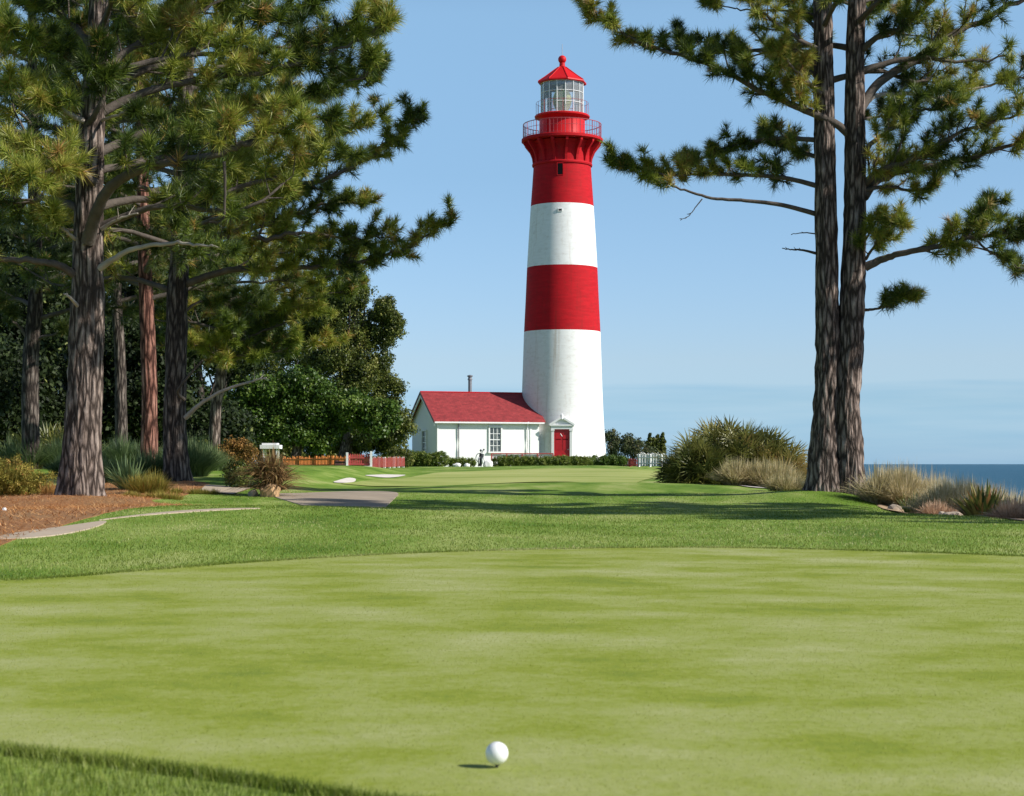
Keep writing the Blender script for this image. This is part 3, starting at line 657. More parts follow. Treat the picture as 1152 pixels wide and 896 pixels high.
# faceted red roof, ball, rod
mb = MB().lathe([(1.3, zt(95)), (1.72, zt(95)), (1.76, zt(94.2)), (1.74, zt(93.0)), (1.2, zt(87)), (.62, zt(80)), (.30, zt(76.2)), (.0, zt(76))], (LX, LY, 0), 8, ph=.2); mb.build('lantern_roof', M['redb'], lh)
mb = MB()
for k in range(8):
    a = k*math.pi/4+.2; c, s_ = math.cos(a), math.sin(a)
    mb.tubes(np.array([(LX+r*c, LY+r*s_, z+.01) for r, z in ((1.74, zt(93)), (1.2, zt(87)), (.62, zt(80)), (.3, zt(76.2)))]), np.full(4, .035), 5)
mb.build('roof_rib', M['redb'], lh)
MB().lathe([(.27, zt(76.8)), (.29, zt(75.8)), (.2, zt(74.8)), (.19, zt(71.3)), (.17, zt(71))]+[(.29*math.sin(t)+.001, zt(67.2)-.29*math.cos(t)) for t in np.linspace(.55, math.pi, 12)], (LX, LY, 0), 24).build('finial_ball', M['redb'], lh, True, sharp=40)
MB().cyl((LX, LY, zt(63)), (LX, LY, zt(50)), .022, 6).build('lightning_rod', M['greymetal'], lh)
# slot window, vent
def face_r(py): return np.interp(-py, [-513, -374, -302, -233, -187], [48.5/16, 43/16, 39.6/16, 35.4/16, 32.2/16])
def slot(px, py, wd, ht, nm):
    a = math.asin(((px-576)/16-LX)/face_r(py)); r = face_r(py); c = np.array((LX+r*math.sin(a), LY-r*math.cos(a), zt(py)))
    o = np.array((math.sin(a), -math.cos(a), 0)); mb = MB()
    for sx_ in (-1, 1): mb.box(c+np.array((math.cos(a), math.sin(a), 0))*sx_*(wd/2+.025), (.05, .1, ht+.1), a)
    for sz in (-1, 1): mb.box(c+UP*sz*(ht/2+.025), (wd, .1, .05), a)
    f = mb.build(nm, M['red'] if py < 233 else M['white'], lh); MB().box(c+o*.01, (wd, .06, ht), a).build('opening_shade_block', M['dark'], f)  # solid near-black block; its colour stands in for shade in the opening
slot(629.3, 195.6, .36, .78, 'window'); slot(629.2, 241.5, .22, .12, 'vent')
# door with pilasters and a broken pediment
dx, dy = (631-576)/16-.02, LY-3.03
zd0, zd1 = .45, zt(484)
MB().box((dx, dy+.18, (zd0+zd1)/2), (1.12, .5, zd1-zd0)).build('door_reveal', M['trim'], lh)
dr = MB().box((dx, dy-.09, (zd0+zd1)/2), (1.06, .05, zd1-zd0)).build('door', M['door'], lh)
mb = MB()
for ix in (-.24, .24):
    for zc_, hh_ in ((.85+zd0-.3, .6), (1.45+zd0, .75), (zd1-.45, .55)): mb.box((dx+ix, dy-.12, zc_), (.36, .02, hh_))
mb.build('door_panels', M['door'], dr)
MB().lathe([(.0, -.03), (.05, -.02), (.05, .02), (.0, .03)], (dx+.42, dy-.16, zd0+1.1), 10).build('door_knob', M['greymetal'], dr)
MB().cyl((dx-.1, dy-.13, zd1-.3), (dx+.02, dy-.13, zd1-.5), .025, 6).build('knocker', M['trim'], dr)
mb = MB()
for sx_ in (-1, 1): mb.box((dx+sx_*.63, dy-.06, (zd0+zd1)/2), (.18, .34, zd1-zd0)); mb.box((dx+sx_*.63, dy-.07, zd1-.06), (.24, .4, .12))
mb.build('pilasters', M['trim'], lh)
pd = MB().box((dx, dy-.06, zd1+.11), (1.5, .38, .22)).box((dx, dy-.08, zd1+.27), (1.72, .5, .1)).build('pediment', M['trim'], lh)
from mathutils import Euler
mb = MB()
for sx_ in (-1, 1):
    mb.box((dx+sx_*.49, dy-.12, zd1+.52), (.86, .46, .13), tilt=Euler((0, sx_*.55, 0)))
V = [(dx-.8, dy+.1, zd1+.32), (dx+.8, dy+.1, zd1+.32), (dx, dy+.1, zd1+.75), (dx-.8, dy-.2, zd1+.32), (dx+.8, dy-.2, zd1+.32), (dx, dy-.2, zd1+.75)]
mb.add(V, [(3, 4, 5)]).add(V, [(0, 3, 5, 2), (1, 2, 5, 4)]); mb.build('gable_moulding', M['trim'], pd)
MB().lathe([(.0, 0), (.13, .02), (.15, .12), (.08, .2), (.12, .3), (.04, .42), (0, .45)], (dx, dy-.22, zd1+.62), 14).build('urn', M['trim'], pd, True)
for k in range(2): MB().box((dx, dy-.45+.0-.3*k, .47-.13*k), (1.9+.3*k, .5, .14)).build('step', M['concrete'], lh)

# ------------------------------------------------------------------ the keeper's cottage, in its own axes
CT = R(19.5); c0 = np.array(((493-576)/16.4, 119.6, .33))
ct = thing('cottage', c0, 'small white cottage with a red gable roof joined to the foot of the lighthouse', 'cottage', rz=CT)
Lc, Dc, Hw, Hr = 7.35, 5.9, 3.22, 1.85
V = [(0, 0, 0), (Lc, 0, 0), (Lc, Dc, 0), (0, Dc, 0), (0, 0, Hw), (Lc, 0, Hw), (Lc, Dc, Hw), (0, Dc, Hw), (0, Dc/2, Hw+Hr-.05), (Lc, Dc/2, Hw+Hr-.05)]
mb = MB().add(V, [(0, 1, 5, 4), (1, 2, 6, 5), (2, 3, 7, 6), (3, 0, 4, 7)]).add(V, [(4, 8, 7), (5, 6, 9)]); mb.build('wall', M['cottage'], ct, local=True)
ov, th_ = .28, .1; sl_ = Hr/(Dc/2)
def roofmb(dz, th, x0, x1, o_):
    mb = MB()
    for sgn in (0, 1):
        ye = -o_ if sgn == 0 else Dc+o_; ze = Hw-sl_*o_+dz; yr = Dc/2; zr = Hw+Hr+dz
        V = [(x0, ye, ze), (x1, ye, ze), (x1, yr, zr), (x0, yr, zr)]; V = V+[(x, y, z+th) for x, y, z in V]
        mb.add(V, [(0, 3, 2, 1), (4, 5, 6, 7), (0, 1, 5, 4), (1, 2, 6, 5), (2, 3, 7, 6), (3, 0, 4, 7)] if sgn == 0 else [(0, 1, 2, 3), (7, 6, 5, 4), (4, 5, 1, 0), (5, 6, 2, 1), (6, 7, 3, 2), (7, 4, 0, 3)])
    return mb
rf = roofmb(.02, th_, -ov, Lc+.35, ov).build('roof', M['shingle'], ct, local=True)
MB().cyl((-ov, Dc/2, Hw+Hr+.13), (Lc+.35, Dc/2, Hw+Hr+.13), .05, 8).build('ridge_cap', M['red'], rf, local=True)
roofmb(-.03, .17, -ov-.035, -ov-.002, ov+.03).build('bargeboard', M['rake'], ct, local=True)
roofmb(-.24, .2, -ov-.0, -ov+.06, ov-.03).build('gable_trim', M['trim'], ct, local=True)
MB().box((Lc/2, -ov-.05, Hw-sl_*ov-.02), (Lc+.5, .1, .1)).build('gutter', M['trim'], ct, local=True)
MB().box((Lc/2, -.02, Hw-.18), (Lc, .06, .2)).build('frieze_board', M['trim'], ct, local=True)
for x in (.06, Lc-.62): MB().box((x, -.022, Hw/2), (.14 if x > 1 else .1, .05, Hw-.2)).build('corner_board', M['trim'], ct, local=True)
for x in (1.52, Lc-.9):
    mb = MB(); mb.tubes(curve([(x, -ov-.05, Hw-.14), (x, -.2, Hw-.3), (x, -.1, Hw-.42), (x, -.1, .05)], 3), np.full(10, .045), 8)
    mb.build('downpipe', M['greymetal'] if x < 3 else M['trim'], ct, local=True)
def window(cx, cz, w_, h_, axis, cols, rows):
    """frame proud of the wall with the panes set back inside"""
    def T(a, o_, z): return (a, -o_, z) if axis == 'x' else (-o_, a, z)
    def B(mb, a, z, wa, hz, o_, dp): mb.box(T(a, o_, z), (wa, dp, hz) if axis == 'x' else (dp, wa, hz))
    mb = MB()
    for s_ in (-1, 1): B(mb, cx+s_*(w_/2+.05), cz, .1, h_+.2, .045, .1)
    B(mb, cx, cz+h_/2+.05, w_, .1, .045, .1)
    f = mb.build('window_frame', M['trim'], ct, local=True)
    mb = MB(); B(mb, cx, cz-h_/2-.05, w_+.3, .1, .08, .2); mb.build('sill', M['trim'], f, local=True)
    mb = MB(); B(mb, cx, cz, w_, h_, .008, .016); mb.build('pane', M['pane'], f, local=True)
    mb = MB()
    for k in range(1, cols): B(mb, cx-w_/2+w_*k/cols, cz, .035, h_, .03, .03)
    for k in range(1, rows): B(mb, cx, cz-h_/2+h_*k/rows, w_, .06 if k*2 == rows else .035, .033, .03)
    mb.build('glazing_bars', M['trim'], f, local=True)
window(4.15, 1.88, .78, 1.62, 'x', 3, 4)
window(Dc/2-.15, 1.7, .85, 1.55, 'y', 2, 4)
sp = MB().cyl((3.35, Dc/2+.1, Hw+Hr-.15), (3.35, Dc/2+.1, Hw+Hr+1.15), .13, 12).build('stove_pipe', M['greymetal'], ct, True, local=True)
MB().lathe([(0, 1.36), (.2, 1.3), (.2, 1.24), (.13, 1.2), (.13, 1.12), (.17, 1.05), (.17, 1.0), (.13, 1.0)], (3.35, Dc/2+.1, Hw+Hr), 14).build('pipe_cowl', M['greymetal'], sp, local=True)

# ------------------------------------------------------------------ pines
def WL(L, d):
    return [W(p[0], p[1], d+(p[2] if len(p) > 2 else 0)) for p in L]
def foot(px, d, z=None):
    x = (px-576)/FPX*d; return np.array((x, d, float(H(x, d))))
# twin-trunk pine on the right
D = 32.0; b = foot(940, D)
p = Pine('pine_tree', b, 'tall pine with two joined trunks at the right edge of the lawn', 'tree', 'pines on the golf course', 'pine_near', .22, 74, .0112, 'bark')
TA = p.trunk([foot(927, D)-UP*.12]+WL([(928, 500), (930, 460), (931, 380), (930, 300), (928, 150), (926, 40), (924, -60), (915, -180), (905, -330), (900, -420)], D), [.30, .235, .21, .195, .17, .15, .12, .05], .42, 44)
TB = p.trunk([foot(955, D)-UP*.12]+WL([(954, 500), (952, 455, -.03), (956, 400), (959, 330), (962, 250), (962, 150), (962, 60), (967, -60), (975, -190), (985, -330)], D), [.29, .24, .23, .21, .185, .16, .13, .05], .4, 44)
p.limb(WL([(973, 301), (990, 293, -.1), (1012, 286, -.3), (1058, 276, -.6), (1100, 266, -.8), (1152, 262, -.9), (1190, 250, -1)], D), .085, .02, .42, 34, .9, dens=5)
p.limb(WL([(1076, 275, -.7), (1110, 282, -.6), (1140, 295, -.5), (1165, 310, -.4)], D), .02, .008, .5, 5, .35, tuft=True, dens=1)
p.limb(WL([(1095, 267, -.8), (1115, 285, -.9), (1140, 298, -.9), (1170, 318, -.9)], D), .025, .008, .2, 12, .5, dens=3)
p.limb(WL([(1030, 281, -.4), (1080, 262, -.3), (1100, 245, -.2), (1120, 225, -.1)], D), .03, .01, .3, 16, .6)
p.limb(WL([(972, 222), (985, 205, .2), (1005, 195, .3), (1050, 186, .3), (1100, 174, .2), (1160, 156), (1200, 140)], D), .09, .02, .12, 32, .85)
p.limb(WL([(972, 208), (990, 192, -.3), (1030, 178, -.6), (1080, 150, -.9), (1150, 128, -1)], D), .075, .02, .15, 34, .85)
p.limb(WL([(968, 178), (982, 160, -.2), (1005, 145, -.4), (1040, 125, -.5), (1080, 118, -.6)], D), .06, .015, .3, 18, .75)
p.limb(WL([(968, 122), (990, 92, .2), (1030, 68, .3), (1060, 46, .5), (1095, 28, .6), (1152, 0, .8), (1190, -20, 1)], D), .1, .03, .3, 26, .85)
p.limb(WL([(968, 125), (985, 108, .4), (1020, 106, .8), (1060, 108, 1.2), (1120, 95, 1.5), (1160, 85, 1.6)], D), .055, .015, .25, 30, .85, 'pale')
p.limb(WL([(966, 60), (990, 40, -.3), (1020, 30, -.5), (1055, -5, -.6), (1100, -30, -.8)], D), .07, .02, .15, 24, .85)
p.limb(WL([(956, 152), (938, 138, -.1), (905, 124, -.2), (880, 113, -.2), (850, 100, -.3), (820, 82, -.3), (790, 70, -.3), (750, 58, -.2), (715, 45, -.1), (685, 30), (660, 8)], D), .085, .014, .15, 46, .7, dens=5, wig=.03)
p.limb(WL([(880, 113, -.2), (850, 85, .2), (820, 60, .3), (790, 48, .4), (760, 40, .5)], D), .03, .01, .2, 12, .5)
p.limb(WL([(922, 242, .1), (880, 231), (840, 226), (800, 223), (770, 214), (745, 205), (725, 196)], D), .05, .01, .72, 6, .3, dens=1, wig=.02)
p.limb(WL([(922, 210), (880, 200, .2), (830, 197, .3), (790, 196, .3), (750, 197, .2), (716, 190, .1), (687, 179)], D), .05, .01, .1, 38, .6, dens=5, wig=.03)
p.limb(WL([(922, 158), (885, 156, .3), (850, 158, .5), (820, 165, .6), (795, 176, .6), (770, 184, .5)], D), .05, .012, .1, 20, .55)
p.limb(WL([(790, 224), (782, 234), (775, 243), (765, 248)], D), .012, .005, .3, 4, .15, tuft=False)
p.limb(WL([(921, 286), (905, 282), (893, 281), (880, 280)], D), .03, .008, .4, 4, .14, 'twig', tuft=False)
p.limb(WL([(922, 264), (905, 262), (890, 264)], D), .015, .006, .4, 2, .1, 'twig', tuft=False)
p.limb(WL([(973, 349), (985, 348), (1000, 344, -.1), (1018, 336, -.2), (1030, 334, -.2)], D), .03, .008, .3, 14, .35, dens=3)
p.limb(WL([(974, 292), (985, 275, -.3), (998, 258, -.6), (1012, 248, -.8)], D), .03, .01, .1, 13, .5, dens=4)
p.limb(WL([(974, 270), (985, 250, -.4), (990, 240, -.5)], D), .02, .01, .1, 7, .4, dens=4)
for L_ in ([(928, 60), (900, 45, -.3), (870, 25, -.5), (845, 5, -.6), (815, -20, -.6)], [(928, 40), (905, 20, .4), (880, -5, .8), (850, -30, 1)], [(928, 110), (905, 90, -.5), (885, 70, -.9), (872, 55, -1.1)], [(928, 180), (905, 172, .6), (880, 165, 1.1), (860, 150, 1.4)], [(926, 90), (900, 75, .5), (885, 60, .9)]):
    p.limb(WL(L_, D), .055, .012, .2, 17, .6)
p.limb(WL([(926, 20), (900, 13, .2), (850, 12, .3), (820, 8, .3), (793, 0, .3)], D), .03, .008, .8, 5, .3)
for ax, z0, z1, n in ((TA, 7.2, 12.5, 11), (TB, 7.4, 13.4, 14)): p.auto(ax, z0, z1, n, 2.8, 1.3, 10, .2, .8, dens=3)
p.auto(TB, 5.2, 7.4, 5, 1.6, 1.6, 10, .2, .7, r=.05, skip=lambda a, z: math.cos(a) < .1)
p.done()

def bend(px, d, pts, z=None): return [foot(px, d)-UP*.1]+WL(pts, d)
# the near pine on the left
D = 26.5; b = foot(90, D)
p = Pine('pine_tree', b, 'largest and nearest pine at the left, wide flaring grey trunk in pine straw', 'tree', 'pines on the golf course', 'pine_near', .26, 80, .0115, 'bark')
ax = p.trunk(bend(90, D, [(92, 510), (95, 450), (98, 350), (100, 250), (103, 150), (110, 50), (113, -60), (116, -200), (118, -330)]), [.31, .268, .25, .22, .18, .14, .1, .05], .32, 56, .06, 12)
p.limb(WL([(99, 272, -.2), (108, 240, -.5), (125, 210, -.8), (160, 190, -1.1), (200, 182, -1.3), (250, 172, -1.4), (290, 155, -1.4), (330, 142, -1.3), (365, 128, -1.2)], D), .11, .02, .3, 26, .85)
p.limb(WL([(112, 302, -.1), (135, 287, -.3), (165, 277, -.5), (200, 274, -.7), (235, 277, -.8), (262, 284, -.9)], D), .055, .012, .8, 3, .4, 'pale', dens=2)
p.limb(WL([(114, 258, -.1), (130, 248, -.2), (155, 240, -.3)], D), .035, .012, .5, 2, .3, 'pale', tuft=False)
p.limb(WL([(85, 310, -.1), (65, 298, -.3), (40, 294, -.4), (0, 292, -.5), (-60, 285, -.6)], D), .07, .03, .7, 5, .5, 'limb')
p.limb(WL([(97, 138, -.1), (75, 126, -.4), (50, 113, -.7), (12, 95, -1)], D), .05, .015, .35, 12, .7, 'pale')
p.limb(WL([(88, 272, -.1), (72, 258, -.4), (60, 246, -.6)], D), .035, .015, .6, 5, .5, 'pale')
p.limb(WL([(110, 138), (130, 130, -.3), (150, 125, -.5), (182, 135, -.6)], D), .03, .01, .6, 5, .5, 'pale')
p.limb(WL([(98, 142, -.1), (112, 120, -.4), (120, 88, -.6), (118, 60, -.8)], D), .06, .015, .3, 13, .7)
p.limb(WL([(88, 345, -.2), (78, 334, -.45), (72, 330, -.5)], D), .03, .015, .9, 0, .2, 'pale', tuft=False)
p.limb(WL([(252, 182, -1.4), (253, 205, -1.4), (251, 246, -1.3), (235, 250, -1.2)], D), .025, .015, .6, 2, .2, 'twig', tuft=False)
for L_, n in (([(110, 90), (140, 60, .3), (185, 30, .5), (240, 5, .7), (300, -30, .8)], 20), ([(108, 110), (150, 85, .5), (210, 60, .9), (280, 35, 1.1), (330, 15, 1.2), (368, -5, 1.2)], 26),
              ([(108, 130), (160, 105, .2), (230, 88, .3), (300, 80, .3), (350, 66, .3), (405, 45, .3), (440, 22, .3)], 30), ([(106, 175), (160, 150, .4), (230, 130, .6), (300, 118, .7), (370, 100, .8), (428, 78, .8)], 30),
              ([(103, 235), (150, 225, .5), (220, 225, .9), (290, 205, 1.1), (340, 190, 1.2), (390, 175, 1.2)], 26), ([(104, 200, -.2), (60, 180, -.8), (10, 172, -1.2), (-60, 160, -1.4)], 18),
              ([(104, 205, -.2), (85, 190, -1.), (50, 195, -1.8), (10, 215, -2.2)], 16), ([(106, 90), (70, 60, -.5), (30, 45, -.9), (-30, 20, -1)], 18), ([(108, 60), (85, 30, .3), (50, 5, .6), (10, -20, .9)], 16)):
    p.limb(WL(L_, D), .075, .012, .22, n, .8)
p.auto(ax, 3.9, 12.6, 30, 3.7, 1.6, 14, .22, .95, skip=lambda a, z: math.sin(a) < -.45 and z < 6.2)
p.done()
# second pine
D = 36.0
p = Pine('pine_tree', foot(198, D), 'straight dark pine at the left of the asphalt path, long boughs reaching towards the lighthouse', 'tree', 'pines on the golf course', 'pine_near', .23, 66, .0135, 'bark_dark')
ax = p.trunk(bend(198, D, [(197, 500), (197, 450), (200, 330), (203, 280), (205, 200), (210, 50), (212, -100), (213, -230)]), [.25, .22, .205, .19, .16, .13, .06], .45, 40)
for L_, n in (([(208, 230), (260, 215, -.5), (320, 210, -.7), (370, 200, -.8), (420, 175, -.9), (455, 150, -.9), (478, 132, -.9)], 40), ([(208, 320), (255, 305, -.4), (310, 303, -.5), (370, 298, -.6), (420, 290, -.7), (465, 275, -.7), (505, 247, -.7)], 44),
              ([(208, 275), (260, 262, .2), (310, 250, .3), (350, 235, .4), (385, 225, .4), (415, 232, .4)], 30), ([(208, 290), (250, 275, -.6), (300, 268, -1), (350, 262, -1.2), (400, 270, -1.3), (440, 262, -1.3)], 32),
              ([(210, 180), (270, 165, .6), (340, 160, .9), (390, 148, 1), (430, 128, 1)], 26), ([(212, 100), (270, 90, .5), (330, 70, .7), (390, 50, .8), (432, 26, .8)], 24), ([(212, 130), (270, 120, -.6), (340, 112, -.9), (395, 95, -1), (432, 78, -1)], 26)):
    p.limb(WL(L_, D), .085, .012, .18, n, .8, wig=.08)
p.limb(WL([(209, 470, -.2), (225, 455, -.5), (250, 440, -.7), (280, 430, -.9), (300, 425, -1)], D), .055, .015, .7, 5, .5, 'pale', tuft=False)
p.limb(WL([(207, 450, -.3), (200, 440, -.6), (215, 420, -.7), (228, 405, -.8)], D), .04, .015, .5, 3, .3, 'twig', tuft=False)
p.limb(WL([(206, 352), (225, 340, .1), (260, 340, .2), (300, 345, .3)], D), .035, .01, .3, 10, .6)
p.auto(ax, 3.6, 12.5, 30, 3.8, 1.7, 13, .2, .95, skip=lambda a, z: math.cos(a) > .3 and z < 4.4)
p.done()
# reddish-trunk pine
D = 41.0
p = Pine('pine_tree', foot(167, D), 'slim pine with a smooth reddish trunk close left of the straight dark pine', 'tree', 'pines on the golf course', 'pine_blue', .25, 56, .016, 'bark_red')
ax = p.trunk(bend(167, D, [(168, 480), (168, 430), (165, 350), (163, 300), (160, 200), (158, 60), (157, -80)]), [.2, .18, .17, .15, .12, .05], .4, 28, .03)
p.auto(ax, 4.2, 12.2, 26, 3.2, 1.8, 12, .2, 1.0)
p.done()
D = 46.0
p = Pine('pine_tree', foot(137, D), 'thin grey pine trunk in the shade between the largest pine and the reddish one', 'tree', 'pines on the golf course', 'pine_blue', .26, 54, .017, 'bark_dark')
ax = p.trunk(bend(137, D, [(136, 460), (135, 400), (131, 330), (130, 200), (130, 60), (132, -60)]), [.17, .15, .14, .13, .1, .05], .3, 24, .03)
p.auto(ax, 4.6, 12.5, 26, 3.4, 2, 12, .2, 1.05)
p.done()
D = 43.0
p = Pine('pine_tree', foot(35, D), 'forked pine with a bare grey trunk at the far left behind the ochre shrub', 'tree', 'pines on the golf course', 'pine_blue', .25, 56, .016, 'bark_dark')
ax = p.trunk(bend(35, D, [(34, 460), (35, 400), (39, 350), (40, 300), (38, 200), (36, 60), (36, -60)]), [.22, .2, .18, .16, .13, .06], .4, 28, .03)
p.limb(WL([(37, 390), (25, 372, -.1), (16, 362, -.2), (8, 350, -.3)], D), .06, .02, .6, 6, .7)
p.limb(WL([(37, 385), (50, 378, -.1), (65, 376, -.2), (80, 372, -.3)], D), .05, .02, .7, 4, .5)
p.limb(WL([(41, 310), (60, 305, -.4), (85, 300, -.6)], D), .05, .02, .4, 10, .8)
p.auto(ax, 3.9, 12.6, 28, 3.3, 1.8, 12, .2, 1.05)
p.done()
D = 50.0
p = Pine('pine_tree', foot(243, D), 'small leaning pale-trunked pine with a low crown behind the grass mounds', 'tree', 'pines on the golf course', 'pine_near', .26, 60, .017, 'bark')
ax = p.trunk(bend(240, D, [(243, 460), (248, 430), (250, 400), (254, 350), (262, 300), (270, 250), (275, 190)]), [.16, .15, .14, .12, .05], .3, 24, .03)
p.auto(ax, 3.3, 8.6, 24, 3.0, 1.6, 14, .22, .95)
for L_ in ([(252, 395), (290, 375, -.4), (330, 360, -.6), (365, 350, -.7)], [(253, 370), (300, 350, .4), (350, 335, .7), (400, 325, .9)], [(256, 345), (300, 330, -.8), (345, 318, -1.2), (395, 305, -1.4)], [(250, 400), (280, 400, -.5), (315, 395, -.8), (335, 385, -.9)],
           [(247, 415), (255, 410, -.4), (235, 395, -.8), (215, 385, -1)], [(262, 300), (310, 290, .5), (360, 280, .8), (410, 290, 1)]):
    p.limb(WL(L_, D), .05, .012, .15, 26, .9)
p.done()
# pines out of frame on the right: their crowns throw the long shadows across the lawn
for (x, y, h, zl, L0, lb) in ((13.2, 15.6, 12, 6.2, 2.7, 'nearest shadow-casting pine beyond the right edge of the view'), (15.3, 17.2, 13.5, 8.2, 2.8, 'second shadow-casting pine beyond the right edge of the view'), (12.3, 24.2, 12, 5.8, 3.0, 'shadow-casting pine just beyond the right edge of the view'), (17.5, 30.5, 12, 4.2, 3.4, 'farther pine beyond the right edge of the view')):
    b = np.array((x, y, float(H(x, y))))
    p = Pine('pine_tree', b, lb, 'tree', 'pines on the golf course', 'pine_blue', .27, 44, .02, 'bark_dark')
    ax = p.trunk([b-UP*.1, b+UP*h*.4, b+UP*h*.75+np.array((.2, .1, 0)), b+UP*h], [.25, .2, .14, .04], .4, 20, .03)
    p.auto(ax, b[2]+zl, b[2]+h-.4, 24, L0, 1.2, 13, .15, .9, dens=5); p.done()

# ------------------------------------------------------------------ broad crowns behind
def B(px, py, r, d, q=.8):
    c = W(px, py, d); rm = r/FPX*d; return (c[0], c[1], c[2], rm, rm*q, rm)
D = 106
leafy('cypress_tree', foot(385, D), [B(398, 335, 20, D), B(432, 350, 12, D), B(425, 372, 22, D+1), B(390, 370, 30, D), B(365, 345, 30, D+1), B(415, 410, 32, D), B(437, 440, 20, D), B(385, 420, 40, D), B(425, 475, 30, D), B(445, 480, 18, D-1), B(390, 480, 36, D+1), B(350, 395, 36, D+3), B(440, 500, 20, D), B(400, 310, 14, D), B(442, 362, 9, D)],
      'tall dense dark green cypress with lumpy crown left of the cottage', 'tree', M['leaf_dark'], 24, .42, 70, .15, .45, 'dark trees behind the lawn', lump=True)
D = 97
leafy('broadleaf_tree', foot(330, D), [B(290, 455, 26, D), B(325, 450, 28, D), B(360, 452, 28, D), B(395, 462, 26, D), B(425, 470, 22, D-.6), B(270, 475, 26, D), B(310, 482, 26, D), B(350, 480, 28, D), B(255, 450, 22, D), B(300, 440, 18, D), B(345, 432, 18, D)],
      'low spreading tree with bright green leaves behind the orange fence', 'tree', M['leaf_bright'], 22, .42, 60, .19, .35, 'dark trees behind the lawn', lump=True)
k = 0
for (px, d, top, r, lb) in ((20, 60, 400, 90, 'dark leafy tree in shade behind the forked pine'), (110, 63, 380, 85, 'dark leafy tree in shade behind the largest pine'), (190, 61, 370, 80, 'dark leafy tree in shade behind the straight dark pine'), (270, 116, 340, 80, 'dark tall tree rising behind the small leaning pine'),
                            (330, 122, 345, 62, 'dark leafy tree behind the left shoulder of the cypress'), (-60, 56, 380, 100, 'dark leafy tree at the left edge of the grove'), (-10, 74, 250, 90, 'tall leafy tree deepest in the grove at far left'), (75, 82, 235, 75, 'tall leafy tree between the forked pine and the largest pine'), (25, 68, 290, 80, 'mid-height leafy tree behind the trunk of the forked pine'), (215, 84, 280, 70, 'tall leafy tree behind the straight dark pine trunk'), (150, 78, 220, 100, 'tall leafy tree deepest in the middle of the grove')):
    bl = []
    for q in range(9):
        bl.append(B(px+rng.uniform(-.75, .75)*r, rng.uniform(top+25, 515), r*rng.uniform(.35, .5), d+rng.uniform(-1.5, 1.5)))
    bl.append(B(px, top+r*.4, r*.5, d))
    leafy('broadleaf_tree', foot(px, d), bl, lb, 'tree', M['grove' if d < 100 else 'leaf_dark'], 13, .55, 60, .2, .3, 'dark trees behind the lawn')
# far side of the lighthouse
D = 175
def far_tree(nm, px, bs, lb, cat, grp=None, mat='far_leaf', d=D):
    x = (px-576)/FPX*d; b = np.array((x, d, float(H(x, d))))
    return leafy(nm, b, [B(*q, d) for q in bs], lb, cat, M[mat], 12, .5, 50, .22, .25, grp)
far_tree('broadleaf_tree', 690, [(686, 498, 11), (693, 506, 10), (689, 490, 5)], 'dull green tree just right of the lighthouse foot', 'tree')
far_tree('broadleaf_tree', 712, [(704, 500, 10), (714, 504, 11), (708, 497, 7)], 'round brownish green tree behind the red fence', 'tree')
far_tree('bush', 726, [(723, 512, 10), (734, 514, 9)], 'low brownish bush between the round tree and the cypresses', 'bush')
for px, top, hw, lb in ((727.5, 497, 3.2, 'shortest cypress, leftmost of the thin dark row'), (731.5, 487.5, 3, 'tall thin cypress, second from left of the row'), (736, 492, 2.6, 'thin middle cypress of the row'), (740, 489, 2.8, 'thin cypress second from right of the row'), (745.5, 487, 3.2, 'tall thin cypress at the right end of the row')):
    d = 180; x = (px-576)/FPX*d; bs = []
    for q in range(9):
        f = q/8; py = top+2+f*24; r = hw*(.35+.75*math.sin(min(1, f*1.3+.1)*1.57)); c = W(px, py, d); rm = r/FPX*d; bs.append((c[0], c[1], c[2], rm, rm, rm*1.6))
    leafy('cypress_tree', np.array((x, d, float(H(x, d)))), bs, lb, 'tree', M['leaf_dark'], 90, .13, 40, .16, .1, 'thin cypresses behind the white fence')

# ------------------------------------------------------------------ shrubs and grasses
def gx_(px, py, dz=0): q = G(px, py); return on(q[0], q[1], dz)
def tuft_plant(name, px, py, hpx, lb, cat, mat, n, wdt, spread=.75, arch=.35, roots=1, wpx=0, a0=.5, av=.22, k=4, group=None, hemi=1.0, C=None):
    """long leaves from one or several crowns; one thing"""
    c = gx_(px, py) if C is None else np.array(C, float); s = c[1]/FPX; t = thing(name, c, lb, cat, group); mb = MB()
    for q in range(roots):
        o = np.zeros(3)
        if q: o = np.array((rng.uniform(-.5, .5)*wpx*s, rng.uniform(-.1, .5)*wpx*s*.6, 0))
        r = c+o; r[2] = float(H(r[0], r[1]))-.02; h = hpx*s*rng.uniform(.75, 1.08) if q else hpx*s
        mb.add(*ribbons(r, n, h, spread, wdt, arch, a0, av, k, hemi, .08+h*.1))
    mb.build('leaves', M[mat], t); return t, c
# right: dune grasses, palmetto, flax, rocks
tuft_plant('dune_grass', 868, 551, 36, 'silvery tan dune grass mound in front of the big palm bush', 'ornamental grass', 'dry', 900, .014, .95, .5, 14, 74, group='dry grasses by the sea', a0=.42, C=on(5.45, 38.2))
tuft_plant('dune_grass', 895, 554, 26, 'small dune grass tuft touching the left side of the twin pine trunk', 'ornamental grass', 'dry', 600, .011, .9, .5, 4, 30, group='dry grasses by the sea', a0=.45, C=on(5.35, 34.6))
tuft_plant('dune_grass', 1003, 566, 56, 'pale dune grass mound just right of the twin pine trunk', 'ornamental grass', 'dry', 900, .012, .9, .45, 11, 66, group='dry grasses by the sea', a0=.6, C=on(6.75, 30.5))
tuft_plant('dune_grass', 1062, 574, 58, 'pale dune grass mound left of the orange-tipped flax', 'ornamental grass', 'dry', 900, .011, .9, .45, 10, 56, group='dry grasses by the sea', a0=.62, C=on(6.75, 26.8))
